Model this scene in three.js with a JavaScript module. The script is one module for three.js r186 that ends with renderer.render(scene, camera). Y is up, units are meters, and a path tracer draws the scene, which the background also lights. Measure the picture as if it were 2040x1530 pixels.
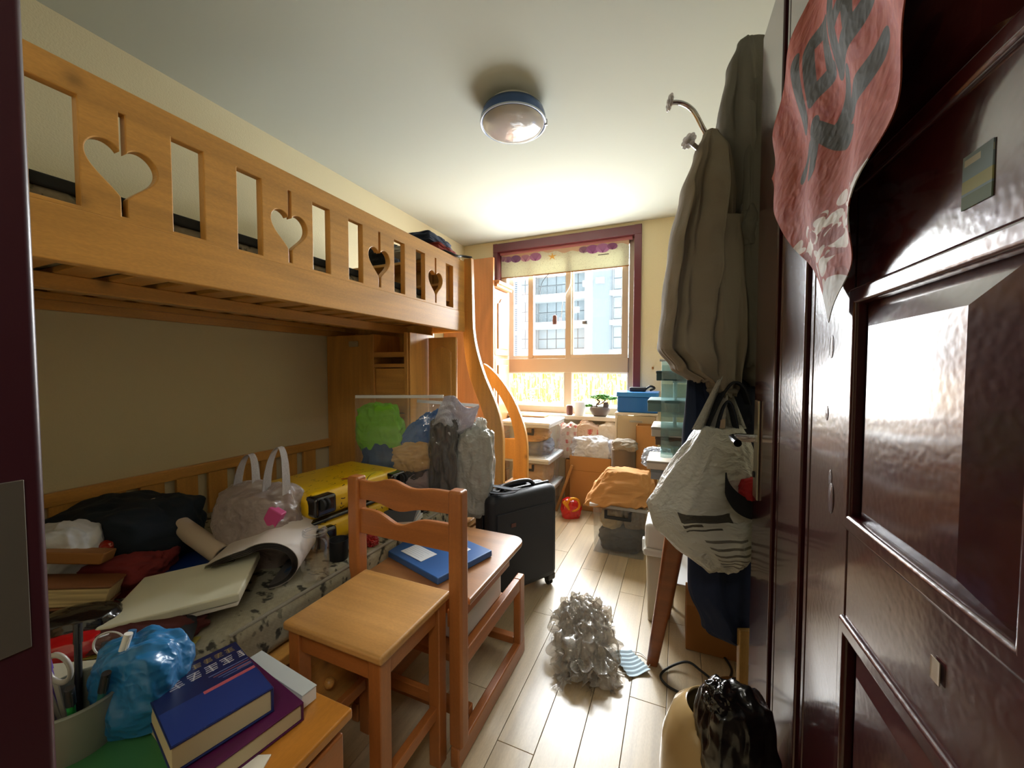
import * as THREE from 'three';
import { RoundedBoxGeometry } from 'three/addons/geometries/RoundedBoxGeometry.js';
import { mergeGeometries, mergeVertices, toCreasedNormals } from 'three/addons/utils/BufferGeometryUtils.js';
import { RectAreaLightUniformsLib } from 'three/addons/lights/RectAreaLightUniformsLib.js';
import { createNoise3D } from 'simplex-noise';

// ---------------------------------------------------------------- camera, sky, light, exposure
const scene = new THREE.Scene();
const camera = new THREE.PerspectiveCamera(89.63, 2040 / 1530, 0.03, 200);
camera.position.set(0, 1.23, 0);
const YAW = 23.2 * Math.PI / 180, PITCH = -2.2 * Math.PI / 180;
camera.rotation.order = 'YXZ';
camera.rotation.set(PITCH, YAW, 0);
scene.background = new THREE.Color(0.86, 0.95, 1.0);          // bright overcast sky
scene.backgroundIntensity = 2.4;
RectAreaLightUniformsLib.init();
const renderer = new THREE.WebGLRenderer({ antialias: true });
renderer.toneMapping = THREE.LinearToneMapping;
renderer.toneMappingExposure = 1.5;
renderer.shadowMap.enabled = true;
const daylight = new THREE.RectAreaLight(new THREE.Color(0.95, 0.98, 1.0), 9.5, 0.98, 1.25);       // daylight off the pale facade opposite, entering through the window opening
daylight.position.set(-0.92, 1.5, -3.60);
daylight.lookAt(-0.92, 1.5, 0);
daylight.name = 'window_daylight';
scene.add(daylight);
const skylight = new THREE.RectAreaLight(new THREE.Color(0.92, 0.97, 1.0), 36, 3.4, 1.9);        // the open sky above the facade opposite, slanting down through the glass
skylight.position.set(-0.97, 2.65, -4.55);
skylight.lookAt(-0.97, 0.3, -1.75);
skylight.name = 'window_skylight';
scene.add(skylight);

// ---------------------------------------------------------------- helpers
let seed = 7;
const rnd = () => { seed = (seed * 1664525 + 1013904223) >>> 0; return seed / 4294967296; };
const rr = (a, b) => a + (b - a) * rnd();
const fillLamp = [0.42, 2.45, 0.72];                              // unseen lamp added behind the camera as fill for the near clutter
const N3 = createNoise3D(rnd);
const fbm = (x, y, z, o = 4) => { let s = 0, a = 1, t = 0; for (let i = 0; i < o; i++) { s += a * N3(x, y, z); t += a; a *= 0.5; x *= 2.03; y *= 2.03; z *= 2.03; } return s / t; };
const R = (d) => d * Math.PI / 180;
const V = (x, y, z) => new THREE.Vector3(x, y, z);
const taken = {};
function numbered(n) { const k = taken[n] = (taken[n] ?? -1) + 1; return k ? n + '_' + String(k).padStart(3, '0') : n; }
function shade(o) { o.castShadow = true; o.receiveShadow = true; return o; }
function tag(o, label, category, group, kind) {
  if (label) o.userData.label = label;
  if (category) o.userData.category = category;
  if (group) o.userData.group = group;
  if (kind) o.userData.kind = kind;
  return o;
}
// a thing: a Group at its base whose children are its parts
function thing(name, label, category, pos = [0, 0, 0], rot = [0, 0, 0], group) {
  const o = new THREE.Group(); o.name = numbered(name); o.position.set(...pos); o.rotation.set(...rot); scene.add(o);
  return tag(o, label, category, group);
}
// a mesh: a part of its parent, or a one-mesh thing when it is added to the scene
function mesh(name, geo, mat, parent, pos, rot) {
  const o = shade(new THREE.Mesh(geo, mat)); o.name = parent && parent !== scene ? name : numbered(name);
  if (pos) o.position.set(...pos);
  if (rot) o.rotation.set(...rot);
  (parent || scene).add(o);
  return o;
}
function solo(name, geo, mat, label, category, pos, rot, group) { return tag(mesh(name, geo, mat, scene, pos, rot), label, category, group); }
function struct(name, geo, mat, pos, rot) { return tag(mesh(name, geo, mat, scene, pos, rot), null, null, null, 'structure'); }
// uv in metres by the way each face points; the grain (u) runs along the longest axis, or along the one given
function metres(g, along) {
  g = g.index ? g.toNonIndexed() : g;
  g.computeBoundingBox();
  const s = g.boundingBox.getSize(V(0, 0, 0)).toArray(), p = g.attributes.position, n = g.attributes.normal;
  const L = along ?? s.indexOf(Math.max(...s)), uv = new Float32Array(p.count * 2), off = rnd() * 3;
  for (let t = 0; t < p.count; t += 3) {
    const m = [0, 1, 2].map((c) => Math.abs(n.getComponent(t, c) + n.getComponent(t + 1, c) + n.getComponent(t + 2, c)));
    const k = m.indexOf(Math.max(...m)), ax = [0, 1, 2].filter((c) => c !== k);
    const u = ax.includes(L) ? L : ax[0], w = ax.find((c) => c !== u);
    for (let i = t; i < t + 3; i++) { uv[i * 2] = p.getComponent(i, u) + off; uv[i * 2 + 1] = p.getComponent(i, w) + off * 0.37; }
  }
  g.setAttribute('uv', new THREE.BufferAttribute(uv, 2));
  return g;
}
const box = (w, h, d, r = 0.004, along, x = 0, y = 0, z = 0) => { const g = metres(new RoundedBoxGeometry(w, h, d, 2, Math.min(r, w / 2.1, h / 2.1, d / 2.1)), along); return g.translate(x, y, z); };
const slab = (x0, x1, y0, y1, z0, z1, r = 0.003, along) => box(x1 - x0, y1 - y0, z1 - z0, r, along, (x0 + x1) / 2, (y0 + y1) / 2, (z0 + z1) / 2);
const plain = (x0, x1, y0, y1, z0, z1, along) => metres(new THREE.BoxGeometry(x1 - x0, y1 - y0, z1 - z0), along).translate((x0 + x1) / 2, (y0 + y1) / 2, (z0 + z1) / 2);
function shapeOf(pts, curve) { const s = new THREE.Shape(); if (curve) { s.moveTo(...pts[0]); s.splineThru(pts.slice(1).map((p) => new THREE.Vector2(...p))); } else pts.forEach((p, i) => (i ? s.lineTo(...p) : s.moveTo(...p))); return s; }
function ext(s, depth, bevel = 0.003, along, seg = 10) { return metres(new THREE.ExtrudeGeometry(s, { depth: depth - 2 * bevel, bevelEnabled: bevel > 0, bevelSize: bevel, bevelOffset: -bevel, bevelThickness: bevel, bevelSegments: 2, curveSegments: seg }).translate(0, 0, -depth / 2 + bevel), along); }
const tube = (pts, r, seg = 40, closed = false, rs = 8) => new THREE.TubeGeometry(new THREE.CatmullRomCurve3(pts.map((p) => V(...p)), closed), seg, r, rs, closed);
const lathe = (pts, seg = 40) => new THREE.LatheGeometry(pts.map((p) => new THREE.Vector2(...p)), seg);
const cyl = (r0, r1, h, seg = 24, y = 0) => new THREE.CylinderGeometry(r0, r1, h, seg).translate(0, y, 0);
const merge = (...g) => mergeGeometries(g.map((x) => { const y = x.index ? x.toNonIndexed() : x.clone(); for (const k of Object.keys(y.attributes)) if (!['position', 'normal', 'uv'].includes(k)) y.deleteAttribute(k); return y; }));
// soft body: a sphere pushed about by smooth and ridged noise, its base flattened
function lump(w, h, d, o = {}) {
  const { sd = 1, amp = 0.16, freq = 2, ridge = 0.5, flat = 0.55, det = 22, sq = 0.35 } = o;
  let g = new THREE.IcosahedronGeometry(1, det); g.deleteAttribute('uv'); g.deleteAttribute('normal'); g = mergeVertices(g, 1e-4);
  const p = g.attributes.position, uv = new Float32Array(p.count * 2), v = V(0, 0, 0);
  for (let i = 0; i < p.count; i++) {
    v.fromBufferAttribute(p, i);
    const m = Math.max(Math.abs(v.x), Math.abs(v.y), Math.abs(v.z)), q = 1 + sq * (1 / m - 1);
    const f = freq * 0.62, n = N3(v.x * f + sd * 7.1, v.y * f, v.z * f), rg = (o2) => 1 - Math.abs(N3(v.x * f * o2 + 0.5 * n, v.y * f * o2 + sd * 5.3, v.z * f * o2 - 0.4 * n)) * 2.4;
    const k = q * (1 + amp * ((1 - ridge) * n + ridge * (0.5 * rg(1.1) + 0.16 * rg(2.1) + 0.05 * rg(4.0))));
    let y = v.y * k; if (y < -flat) y = -flat + (y + flat) * 0.12;
    p.setXYZ(i, v.x * k * w / 2, (y + flat) * h / (1 + flat), v.z * k * d / 2);
    uv[i * 2] = p.getX(i) + p.getZ(i); uv[i * 2 + 1] = p.getY(i);
  }
  g.setAttribute('uv', new THREE.BufferAttribute(uv, 2)); g.computeVertexNormals();
  return g;
}
// surface through rings: f(t, s) gives a point, t along (0..1), s around (0..1)
function loft(f, nt = 40, ns = 48, capped = true) {
  const pos = [], uv = [], ix = [], dist = [0];
  for (let i = 0; i <= nt; i++) for (let j = 0; j <= ns; j++) { const q = f(i / nt, j / ns); pos.push(...q); uv.push(j / ns, i / nt); }
  for (let i = 0; i < nt; i++) for (let j = 0; j < ns; j++) { const a = i * (ns + 1) + j, b = a + ns + 1; ix.push(a, a + 1, b, b, a + 1, b + 1); }
  if (capped) for (const e of [0, nt]) {
    const c = [0, 0, 0], base = e * (ns + 1); for (let j = 0; j < ns; j++) for (let k = 0; k < 3; k++) c[k] += pos[(base + j) * 3 + k] / ns;
    const ci = pos.length / 3; pos.push(...c); uv.push(0.5, e ? 1 : 0);
    for (let j = 0; j < ns; j++) e ? ix.push(base + j, base + j + 1, ci) : ix.push(base + j + 1, base + j, ci);
  }
  const g = new THREE.BufferGeometry(); g.setAttribute('position', new THREE.Float32BufferAttribute(pos, 3)); g.setAttribute('uv', new THREE.Float32BufferAttribute(uv, 2)); g.setIndex(ix); g.computeVertexNormals();
  // close the normals over the seam
  const n = g.attributes.normal; for (let i = 0; i <= nt; i++) { const a = i * (ns + 1), b = a + ns; const x = n.getX(a) + n.getX(b), y = n.getY(a) + n.getY(b), z = n.getZ(a) + n.getZ(b), l = Math.hypot(x, y, z) || 1; n.setXYZ(a, x / l, y / l, z / l); n.setXYZ(b, x / l, y / l, z / l); }
  return g;
}
// a sheet with thickness: f(u, v) gives its middle
function sheet(f, nu = 24, nv = 24, th = 0.002) {
  const P = []; for (let i = 0; i <= nu; i++) for (let j = 0; j <= nv; j++) P.push(V(...f(i / nu, j / nv)));
  const at = (i, j) => P[Math.min(Math.max(i, 0), nu) * (nv + 1) + Math.min(Math.max(j, 0), nv)], pos = [], uv = [], ix = [], M = (nu + 1) * (nv + 1);
  for (const sg of [1, -1]) for (let i = 0; i <= nu; i++) for (let j = 0; j <= nv; j++) {
    const n = at(i + 1, j).clone().sub(at(i - 1, j)).cross(at(i, j + 1).clone().sub(at(i, j - 1))).normalize();
    const q = at(i, j).clone().addScaledVector(n, sg * th / 2); pos.push(q.x, q.y, q.z); uv.push(i / nu, j / nv);
  }
  const id = (i, j) => i * (nv + 1) + j;
  for (let i = 0; i < nu; i++) for (let j = 0; j < nv; j++) { const a = id(i, j), b = id(i + 1, j), c = id(i + 1, j + 1), d = id(i, j + 1); ix.push(a, b, c, a, c, d, M + a, M + c, M + b, M + a, M + d, M + c); }
  const edge = (a, b) => ix.push(a, M + a, b, b, M + a, M + b);
  for (let i = 0; i < nu; i++) { edge(id(i + 1, 0), id(i, 0)); edge(id(i, nv), id(i + 1, nv)); }
  for (let j = 0; j < nv; j++) { edge(id(0, j), id(0, j + 1)); edge(id(nu, j + 1), id(nu, j)); }
  const g = new THREE.BufferGeometry(); g.setAttribute('position', new THREE.Float32BufferAttribute(pos, 3)); g.setAttribute('uv', new THREE.Float32BufferAttribute(uv, 2)); g.setIndex(ix); g.computeVertexNormals();
  return g;
}

// ---------------------------------------------------------------- textures and materials
function dataTex(w, h, f, srgb = true, wrap = THREE.MirroredRepeatWrapping) {
  const d = new Uint8Array(w * h * 4);
  for (let y = 0; y < h; y++) for (let x = 0; x < w; x++) { const c = f(x / w, y / h), o = (y * w + x) * 4; for (let k = 0; k < 3; k++) d[o + k] = Math.max(0, Math.min(255, (c[k] ?? c[0]) * 255)); d[o + 3] = 255; }
  const t = new THREE.DataTexture(d, w, h); t.wrapS = t.wrapT = wrap; t.magFilter = THREE.LinearFilter; t.minFilter = THREE.LinearMipmapLinearFilter; t.generateMipmaps = true; t.needsUpdate = true; if (srgb) t.colorSpace = THREE.SRGBColorSpace;
  return t;
}
function paint(w, h, f, srgb = true) {
  const c = document.createElement('canvas'); c.width = w; c.height = h; const g = c.getContext('2d'); f(g, w, h);
  const t = new THREE.CanvasTexture(c); t.wrapS = t.wrapT = THREE.MirroredRepeatWrapping; if (srgb) t.colorSpace = THREE.SRGBColorSpace; t.anisotropy = 8; return t;
}
const scaled = (t, x, y) => { const c = t.clone(); c.repeat.set(x, y); c.needsUpdate = true; return c; };
const grainTone = (u, v) => {
  const a = N3(u * 1.6, v * 34, 3.1) * 0.5 + N3(u * 3, v * 90, 8.2) * 0.3, ring = Math.sin((v * 9 + 1.1 * N3(u * 0.9, v * 2.2, 1.7)) * 6.283) * 0.5;
  let k = 0.86 + 0.055 * a + 0.06 * ring + 0.03 * N3(u * 70, v * 260, 5);
  const kx = (u * 3) % 1 - 0.5, ky = (v * 4) % 1 - 0.5, kn = Math.hypot(kx * 1.2, ky * 1.0), cell = N3(Math.floor(u * 3) * 3.7, Math.floor(v * 4) * 5.1, 2);
  if (cell > 0.62) k -= 0.22 * Math.exp(-(kn * kn) / 0.0035);
  return k;
};
const grain = dataTex(512, 512, (u, v) => { const k = grainTone(u, v); return [k, k * 0.985 + 0.0, k * 0.955]; });
const fineBump = dataTex(256, 256, (u, v) => [0.5 + 0.35 * N3(u * 40, v * 40, 1) + 0.15 * N3(u * 110, v * 110, 4)], false);
const weave = dataTex(256, 256, (u, v) => [0.5 + 0.25 * Math.sin(u * 400) * Math.sin(v * 400) + 0.2 * N3(u * 50, v * 50, 9)], false);
const crease = dataTex(512, 512, (u, v) => { const a = 1 - Math.abs(fbm(u * 5, v * 5, 11, 4)) * 2.4, b = 1 - Math.abs(fbm(u * 9, v * 9, 31, 3)) * 2.4; return [Math.max(0, 0.5 + 0.35 * a + 0.2 * b - 0.25)]; }, false);
const std = (o) => new THREE.MeshStandardMaterial(o), phy = (o) => new THREE.MeshPhysicalMaterial(o);
const wood = (c, rough = 0.38, coat = 0.25) => phy({ color: c, map: grain, roughness: rough, clearcoat: coat, clearcoatRoughness: 0.3, bumpMap: grain, bumpScale: 0.0004 });
const M = {
  wall: std({ color: 0xd6cba8, roughness: 0.92, bumpMap: scaled(fineBump, 3, 3), bumpScale: 0.0006 }),
  ceiling: std({ color: 0xbfc3b8, roughness: 0.95 }),
  pine: wood(0xeeb25e), chair: wood(0xbf763c), stool: wood(0xdba561), chest: wood(0xd08a34, 0.3, 0.5),
  wardrobe: wood(0xc88a57), legWood: wood(0x9a5526),
  door: phy({ color: 0x40131a, roughness: 0.26, clearcoat: 0.7, clearcoatRoughness: 0.09, bumpMap: scaled(fineBump, 2, 2), bumpScale: 0.0003 }),
  casing: phy({ color: 0x5c1d28, roughness: 0.35, clearcoat: 0.5, clearcoatRoughness: 0.2 }),
  frameWood: phy({ color: 0x34101a, roughness: 0.4, clearcoat: 0.4, clearcoatRoughness: 0.3 }),
  alu: phy({ color: 0xb5a590, roughness: 0.42, metalness: 0.25 }), aluLight: phy({ color: 0xd0d0d0, roughness: 0.4, metalness: 0.2 }),
  glass: phy({ color: 0xffffff, roughness: 0.0, transmission: 1, thickness: 0, ior: 1.5 }),
  chrome: std({ color: 0xd8d8dc, roughness: 0.12, metalness: 1 }), steel: std({ color: 0xb9b4a6, roughness: 0.3, metalness: 0.9 }),
  black: std({ color: 0x14161a, roughness: 0.5 }), blackGloss: phy({ color: 0x0c0d10, roughness: 0.2, clearcoat: 0.6 }), rubber: std({ color: 0x1b1b1b, roughness: 0.8 }),
  white: std({ color: 0xe6e6e2, roughness: 0.5 }), paper: std({ color: 0xdedad0, roughness: 0.85 }), pages: std({ color: 0xb9aa88, roughness: 0.9 }),
  kraft: std({ color: 0xb58148, roughness: 0.85, bumpMap: crease, bumpScale: 0.0015 }), kraftDark: std({ color: 0x94632f, roughness: 0.9 }),
  clear: phy({ color: 0xf4f6f8, roughness: 0.08, transmission: 0.93, thickness: 0, ior: 1.45 }), frosted: phy({ color: 0xe8e6e0, roughness: 0.42, transmission: 0.7, thickness: 0 }),
  film: phy({ color: 0xfcfdfd, roughness: 0.06, transmission: 0.95, thickness: 0, ior: 1.5, bumpMap: crease, bumpScale: 0.004 }),
};
const cloth = (c, o = {}) => phy({ color: c, roughness: 0.95, sheen: 0.25, sheenRoughness: 0.6, sheenColor: new THREE.Color(c), bumpMap: scaled(weave, 2, 2), bumpScale: 0.0006, ...o });
const poly = (c, o = {}) => phy({ color: c, roughness: 0.35, transmission: 0.25, thickness: 0, bumpMap: scaled(crease, 2, 2), bumpScale: 0.006, ...o });

// ---------------------------------------------------------------- the room shell
const CEIL = 2.517, WL = -2.08, WR = 0.62, ZB = -3.58, ZF = -0.13, FLOORZ = 0;
const floor = struct('floor', plain(WL - 0.2, WR + 0.2, -0.16, -0.012, ZB - 0.2, 3.2), std({ color: 0x5b4630, roughness: 0.9 }));
const plankMats = [0xd2bf9f, 0xcdb894, 0xd6c5a8, 0xc9b38f].map((c) => phy({ color: c, map: scaled(grain, 0.8, 1), roughness: 0.38, clearcoat: 0.9, clearcoatRoughness: 0.3 }));
{
  const W = 0.128, L = 1.21, geos = [0, 1, 2].map(() => metres(new RoundedBoxGeometry(W - 0.0016, 0.012, L - 0.0016, 1, 0.0012), 2));
  let row = 0;
  for (let x = WR; x > WL - 0.02; x -= W, row++) {
    for (let z = ZF + 0.9 + ((row * 0.43) % 1) * L; z > ZB; z -= L) {
      const z1 = Math.max(ZB, z - L), l = z - z1; if (l < 0.05) continue;
      const g = l > L - 0.01 ? geos[row % 3] : metres(new RoundedBoxGeometry(W - 0.0016, 0.012, l - 0.0016, 1, 0.0012), 2);
      mesh('plank', g, plankMats[Math.floor(rnd() * 4)], floor, [x - W / 2, -0.006, (z + z1) / 2]);
    }
  }
}
struct('ceiling', plain(WL - 0.2, WR + 0.2, CEIL, CEIL + 0.15, ZB - 0.2, 3.2), M.ceiling);
struct('wall_left', plain(WL - 0.18, WL, 0, CEIL, ZB - 0.2, 3.2), M.wall);
struct('wall_right', plain(WR, WR + 0.18, 0, CEIL, ZB - 0.2, 3.2), M.wall);
// window wall, built around the opening
const WX0 = -1.70, WX1 = -0.355, WY0 = 0.80, WY1 = 2.44;
struct('wall_window', merge(plain(WL, WX0, 0, CEIL, ZB - 0.2, ZB), plain(WX1, WR, 0, CEIL, ZB - 0.2, ZB), plain(WX0, WX1, 0, WY0, ZB - 0.2, ZB), plain(WX0, WX1, WY1, CEIL, ZB - 0.2, ZB)), M.wall);
// front wall with the doorway where the camera stands; the hallway behind is closed too
const DX0 = -0.49, DX1 = 0.40, DH = 2.2;
struct('wall_door', merge(plain(WL, DX0 - 0.03, 0, CEIL, ZF + 0.02, ZF + 0.2), plain(DX1 + 0.03, WR, 0, CEIL, ZF + 0.02, ZF + 0.2), plain(DX0 - 0.03, DX1 + 0.03, DH, CEIL, ZF + 0.02, ZF + 0.2)), M.wall);
struct('wall_hallway', plain(WL, WR, 0, CEIL, 3.0, 3.2), M.wall);
// door frame
const frame = struct('trim_1', merge(slab(DX0 - 0.09, DX0, 0, DH + 0.06, ZF - 0.012, ZF + 0.215, 0.006), slab(DX1, DX1 + 0.09, 0, DH + 0.06, ZF - 0.012, ZF + 0.215, 0.006), slab(DX0, DX1, DH, DH + 0.06, ZF - 0.012, ZF + 0.215, 0.006)), M.frameWood);
mesh('strike_plate', slab(DX0 - 0.002, DX0 + 0.0015, 1.0, 1.14, ZF + 0.0, ZF + 0.03, 0.0007), std({ color: 0x8a877c, roughness: 0.35, metalness: 0.8 }), frame);

// window: dark red casing, frames, sashes, panes
const casing = struct('trim_2', merge(slab(-1.735, WX0 + 0.01, 0.79, 2.49, ZB - 0.1, ZB + 0.02), slab(WX1 - 0.01, -0.303, 0.9, 2.49, ZB - 0.1, ZB + 0.02), slab(-1.731, -0.307, WY1 - 0.035, 2.486, ZB - 0.1, ZB + 0.024)), M.casing);
const win = new THREE.Group(); win.name = 'window_1'; win.userData.kind = 'structure'; scene.add(win);
{
  const z0 = ZB - 0.15, z1 = ZB - 0.08, A = M.alu;
  mesh('window_frame', merge(slab(-1.69, -1.63, 0.82, 2.42, z0, z1), slab(-0.415, -0.355, 0.82, 2.42, z0, z1), slab(-1.63, -0.415, 2.36, 2.42, z0, z1), slab(-1.63, -0.415, 0.80, 0.862, z0, z1), slab(-1.015, -0.945, 0.862, 1.20, z0, z1)), A, win);
  mesh('transom', slab(-1.63, -0.415, 1.20, 1.335, z0 - 0.01, z1 + 0.02), A, win);
  const sash = (x0, x1, z, m) => {
    const s = mesh('sash', merge(slab(x0, x0 + 0.055, 1.335, 2.36, z, z + 0.028), slab(x1 - 0.055, x1, 1.335, 2.36, z, z + 0.028), slab(x0 + 0.055, x1 - 0.055, 1.335, 1.37, z, z + 0.028), slab(x0 + 0.055, x1 - 0.055, 2.31, 2.36, z, z + 0.028)), m, win);
    mesh('pane', plain(x0 + 0.05, x1 - 0.05, 1.37, 2.31, z + 0.012, z + 0.015), M.glass, s); return s;
  };
  sash(-1.62, -1.34, z0 + 0.005, M.aluLight); sash(-1.395, -0.93, z0 + 0.035, A); sash(-1.0, -0.42, z0 + 0.065, A);
  mesh('screen_bar', slab(-0.835, -0.765, 1.335, 2.36, z0 - 0.02, z0 + 0.002), M.aluLight, win);
  mesh('handle', merge(slab(-0.845, -0.80, 1.66, 1.69, z0 + 0.03, z0 + 0.06)), M.black, win);
  mesh('pane', plain(-1.63, -1.015, 0.862, 1.2, z0 + 0.03, z0 + 0.034), M.glass, win); mesh('pane', plain(-0.945, -0.415, 0.862, 1.2, z0 + 0.03, z0 + 0.034), M.glass, win);
  for (const [a, b] of [[-1.63, -1.015], [-0.945, -0.415]]) mesh('glazing_bead', merge(slab(a, b, 0.862, 0.882, z0 + 0.035, z1 + 0.005), slab(a, b, 1.185, 1.2, z0 + 0.035, z1 + 0.005), slab(a, a + 0.012, 0.882, 1.185, z0 + 0.035, z1 + 0.005), slab(b - 0.012, b, 0.882, 1.185, z0 + 0.035, z1 + 0.005)), M.white, win);
  mesh('window_sill', slab(-1.74, -0.33, 0.765, 0.802, ZB - 0.08, ZB + 0.11, 0.006), std({ color: 0xd8cdb8, roughness: 0.4 }), win);
}
// ---------------------------------------------------------------- outside: apartment block and the rusty metal screen on the ledge
{
  const b = thing('apartment_building', 'pale grey apartment block with balcony bands seen through the window', 'building', [0, 0, 0]);
  const zf = -42, wallW = std({ color: 0xb9bcbe, roughness: 0.9 }), wallG = std({ color: 0x8e979b, roughness: 0.9, bumpMap: fineBump, bumpScale: 0.01 }), band = std({ color: 0xdfe2e2, roughness: 0.8 });
  const pane = phy({ color: 0x9aa6ab, roughness: 0.3 }), fr = std({ color: 0x6d7477, roughness: 0.6 }), lou = std({ color: 0x5d6d7a, roughness: 0.7 });
  mesh('wall', merge(plain(-30, -15.5, -16, 26, zf - 8, zf), plain(-15.5, -9.3, -16, 26, zf - 8, zf - 1.6), plain(-6.6, 8, -16, 26, zf - 8, zf - 0.2)), wallW, b);
  mesh('stair_tower', lathe([[0, -16], [2.1, -16], [2.1, 26], [0, 26]], 24).scale(0.72, 1, 0.6).translate(-7.95, 0, zf - 0.4), wallG, b);
  mesh('side_wall', plain(-9.5, -7.2, -16, 26, zf - 6, zf - 0.8), wallG, b);
  const winG = plain(-0.5, 0.5, -0.5, 0.5, -0.05, 0.05);
  const window_ = (cx, cy, w, h, n, z, rows = 2) => {
    const f = mesh('window', plain(cx - w / 2, cx + w / 2, cy - h / 2, cy + h / 2, z, z + 0.06), fr, b);
    for (let i = 0; i < n; i++) for (let j = 0; j < rows; j++) { const p = mesh('pane', winG, pane, f, [cx - w / 2 + (i + 0.5) * w / n, cy - h / 2 + (j + 0.5) * h / rows, z + 0.06]); p.scale.set(w / n - 0.1, h / rows - 0.1, 1); }
  };
  for (let k = -4; k < 7; k++) {
    const y = 6.2 + k * 3.1;
    mesh('balcony_band', slab(-15.6, -9.2, y - 0.35, y + 0.35, zf - 1.7, zf + 0.2, 0.02), band, b);
    mesh('balcony_band', slab(-6.7, -4.2, y - 0.3, y + 0.2, zf - 0.3, zf + 0.3, 0.02), band, b);
    if (k < -2 || k > 4) continue;
    window_(-13.6, y + 1.65, 3.3, 2.3, 3, zf - 1.6); window_(-10.5, y + 1.65, 1.9, 2.3, 2, zf - 1.6); window_(-5.5, y + 1.5, 1.7, 2.3, 2, zf - 0.2); window_(-16.3, y + 1.6, 0.9, 2.2, 2, zf);
    const l = mesh('louvre_screen', plain(-18.3, -17.2, y - 0.6, y + 2.2, zf, zf + 0.05), band, b);
    for (let i = 0; i < 12; i++) mesh('louvre', plain(-18.2, -17.3, y - 0.5 + i * 0.22, y - 0.38 + i * 0.22, zf + 0.05, zf + 0.12), lou, l);
    const rail = []; for (let i = 0; i <= 24; i++) rail.push(plain(-15.3 + i * 0.14, -15.27 + i * 0.14, y + 0.35, y + 1.2, zf + 0.1, zf + 0.13)); rail.push(plain(-15.3, -11.9, y + 1.2, y + 1.26, zf + 0.1, zf + 0.14));
    if (k > -1) mesh('balcony_railing', merge(...rail), fr, b);
  }
  for (const [x, y] of [[-9.0, 10.3], [-7.6, 10.5], [-10.2, 7.6]]) mesh('air_conditioner', merge(box(0.85, 0.6, 0.4, 0.03), cyl(0.22, 0.22, 0.05, 20).rotateX(Math.PI / 2).translate(-0.12, 0, 0.2)), band, b, [x, y, zf + 0.9]);
  mesh('roof', plain(-30, 8, 26, 26.6, zf - 8, zf + 0.3), band, b);

  // rusty sheet screen: each corrugated panel is one piece
  const rust = dataTex(256, 256, (u, v) => {
    const n = fbm(u * 5, v * 3, 2, 4), s = fbm(u * 26, v * 1.4, 8, 3), p = fbm(u * 11, v * 9, 21, 4); let c = [0.80, 0.70, 0.46];
    if (s > 0.05) c = [0.78, 0.52, 0.20]; if (s > 0.3) c = [0.60, 0.34, 0.12]; if (n > 0.12 && p > 0.05) c = [0.88, 0.87, 0.84]; if (p > 0.42) c = [0.42, 0.44, 0.46]; return c;
  });
  const rustM = std({ map: rust, roughness: 0.8 });
  const sc = thing('metal_screen', 'rusty yellow corrugated metal screen standing on the ledge outside the window', 'screen', [0, 0, -5.2]);
  for (let i = 0; i < 7; i++) {
    const x0 = -3.0 + i * 0.45;
    mesh('panel', sheet((u, v) => [x0 + u * 0.46, 0.725 + v * 0.485, 0.02 * Math.sin(u * 6 * 6.283) + (i % 2) * 0.006], 60, 4, 0.003), rustM, sc);
  }
  mesh('rail', merge(slab(-3.05, 0.25, 1.205, 1.235, -0.03, 0.03), slab(-3.05, 0.25, 0.72, 0.76, -0.03, 0.03)), band, sc);
  solo('ledge', merge(slab(-3.2, 0.4, 0.55, 0.72, -5.35, -3.80, 0.01)), std({ color: 0xcfd2d2, roughness: 0.85 }), 'white concrete ledge below the window, in front of the rusty screen', 'ledge');
  const leafM = std({ color: 0x59665f, roughness: 0.8 });
  [[-1.42, 0.30, 'leafless'], [-1.24, 0.34, 'bushier'], [-1.75, 0.24, 'smallest']].forEach(([x, h, kind], i) => {
    const p = thing('potted_plant', `${kind} grey dusty potted plant on the outside ledge behind the window`, 'plant', [x, 0.72, -4.75], [0, 0, 0], 'dusty plants on the outside ledge');
    mesh('pot', lathe([[0, 0], [0.05, 0], [0.065, 0.09], [0.058, 0.09], [0.055, 0.08], [0, 0.08]], 20), M.aluLight, p);
    const l = []; for (let k = 0; k < 26 + i * 8; k++) { const a = rr(0, 6.28), r = rr(0.01, 0.07), y = rr(0.12, h); l.push(new THREE.CircleGeometry(0.022, 5).scale(1, 0.5, 1).rotateX(rr(-1, 1)).rotateY(a).translate(Math.cos(a) * r, y, Math.sin(a) * r)); }
    mesh('foliage', merge(...l), leafM, p); mesh('stem', merge(tube([[0, 0.07, 0], [0.01, h * 0.6, 0], [-0.01, h, 0.01]], 0.005, 10), tube([[0, 0.1, 0], [0.03, h * 0.7, 0.01]], 0.004, 8)), M.kraftDark, p);
  });
}
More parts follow.
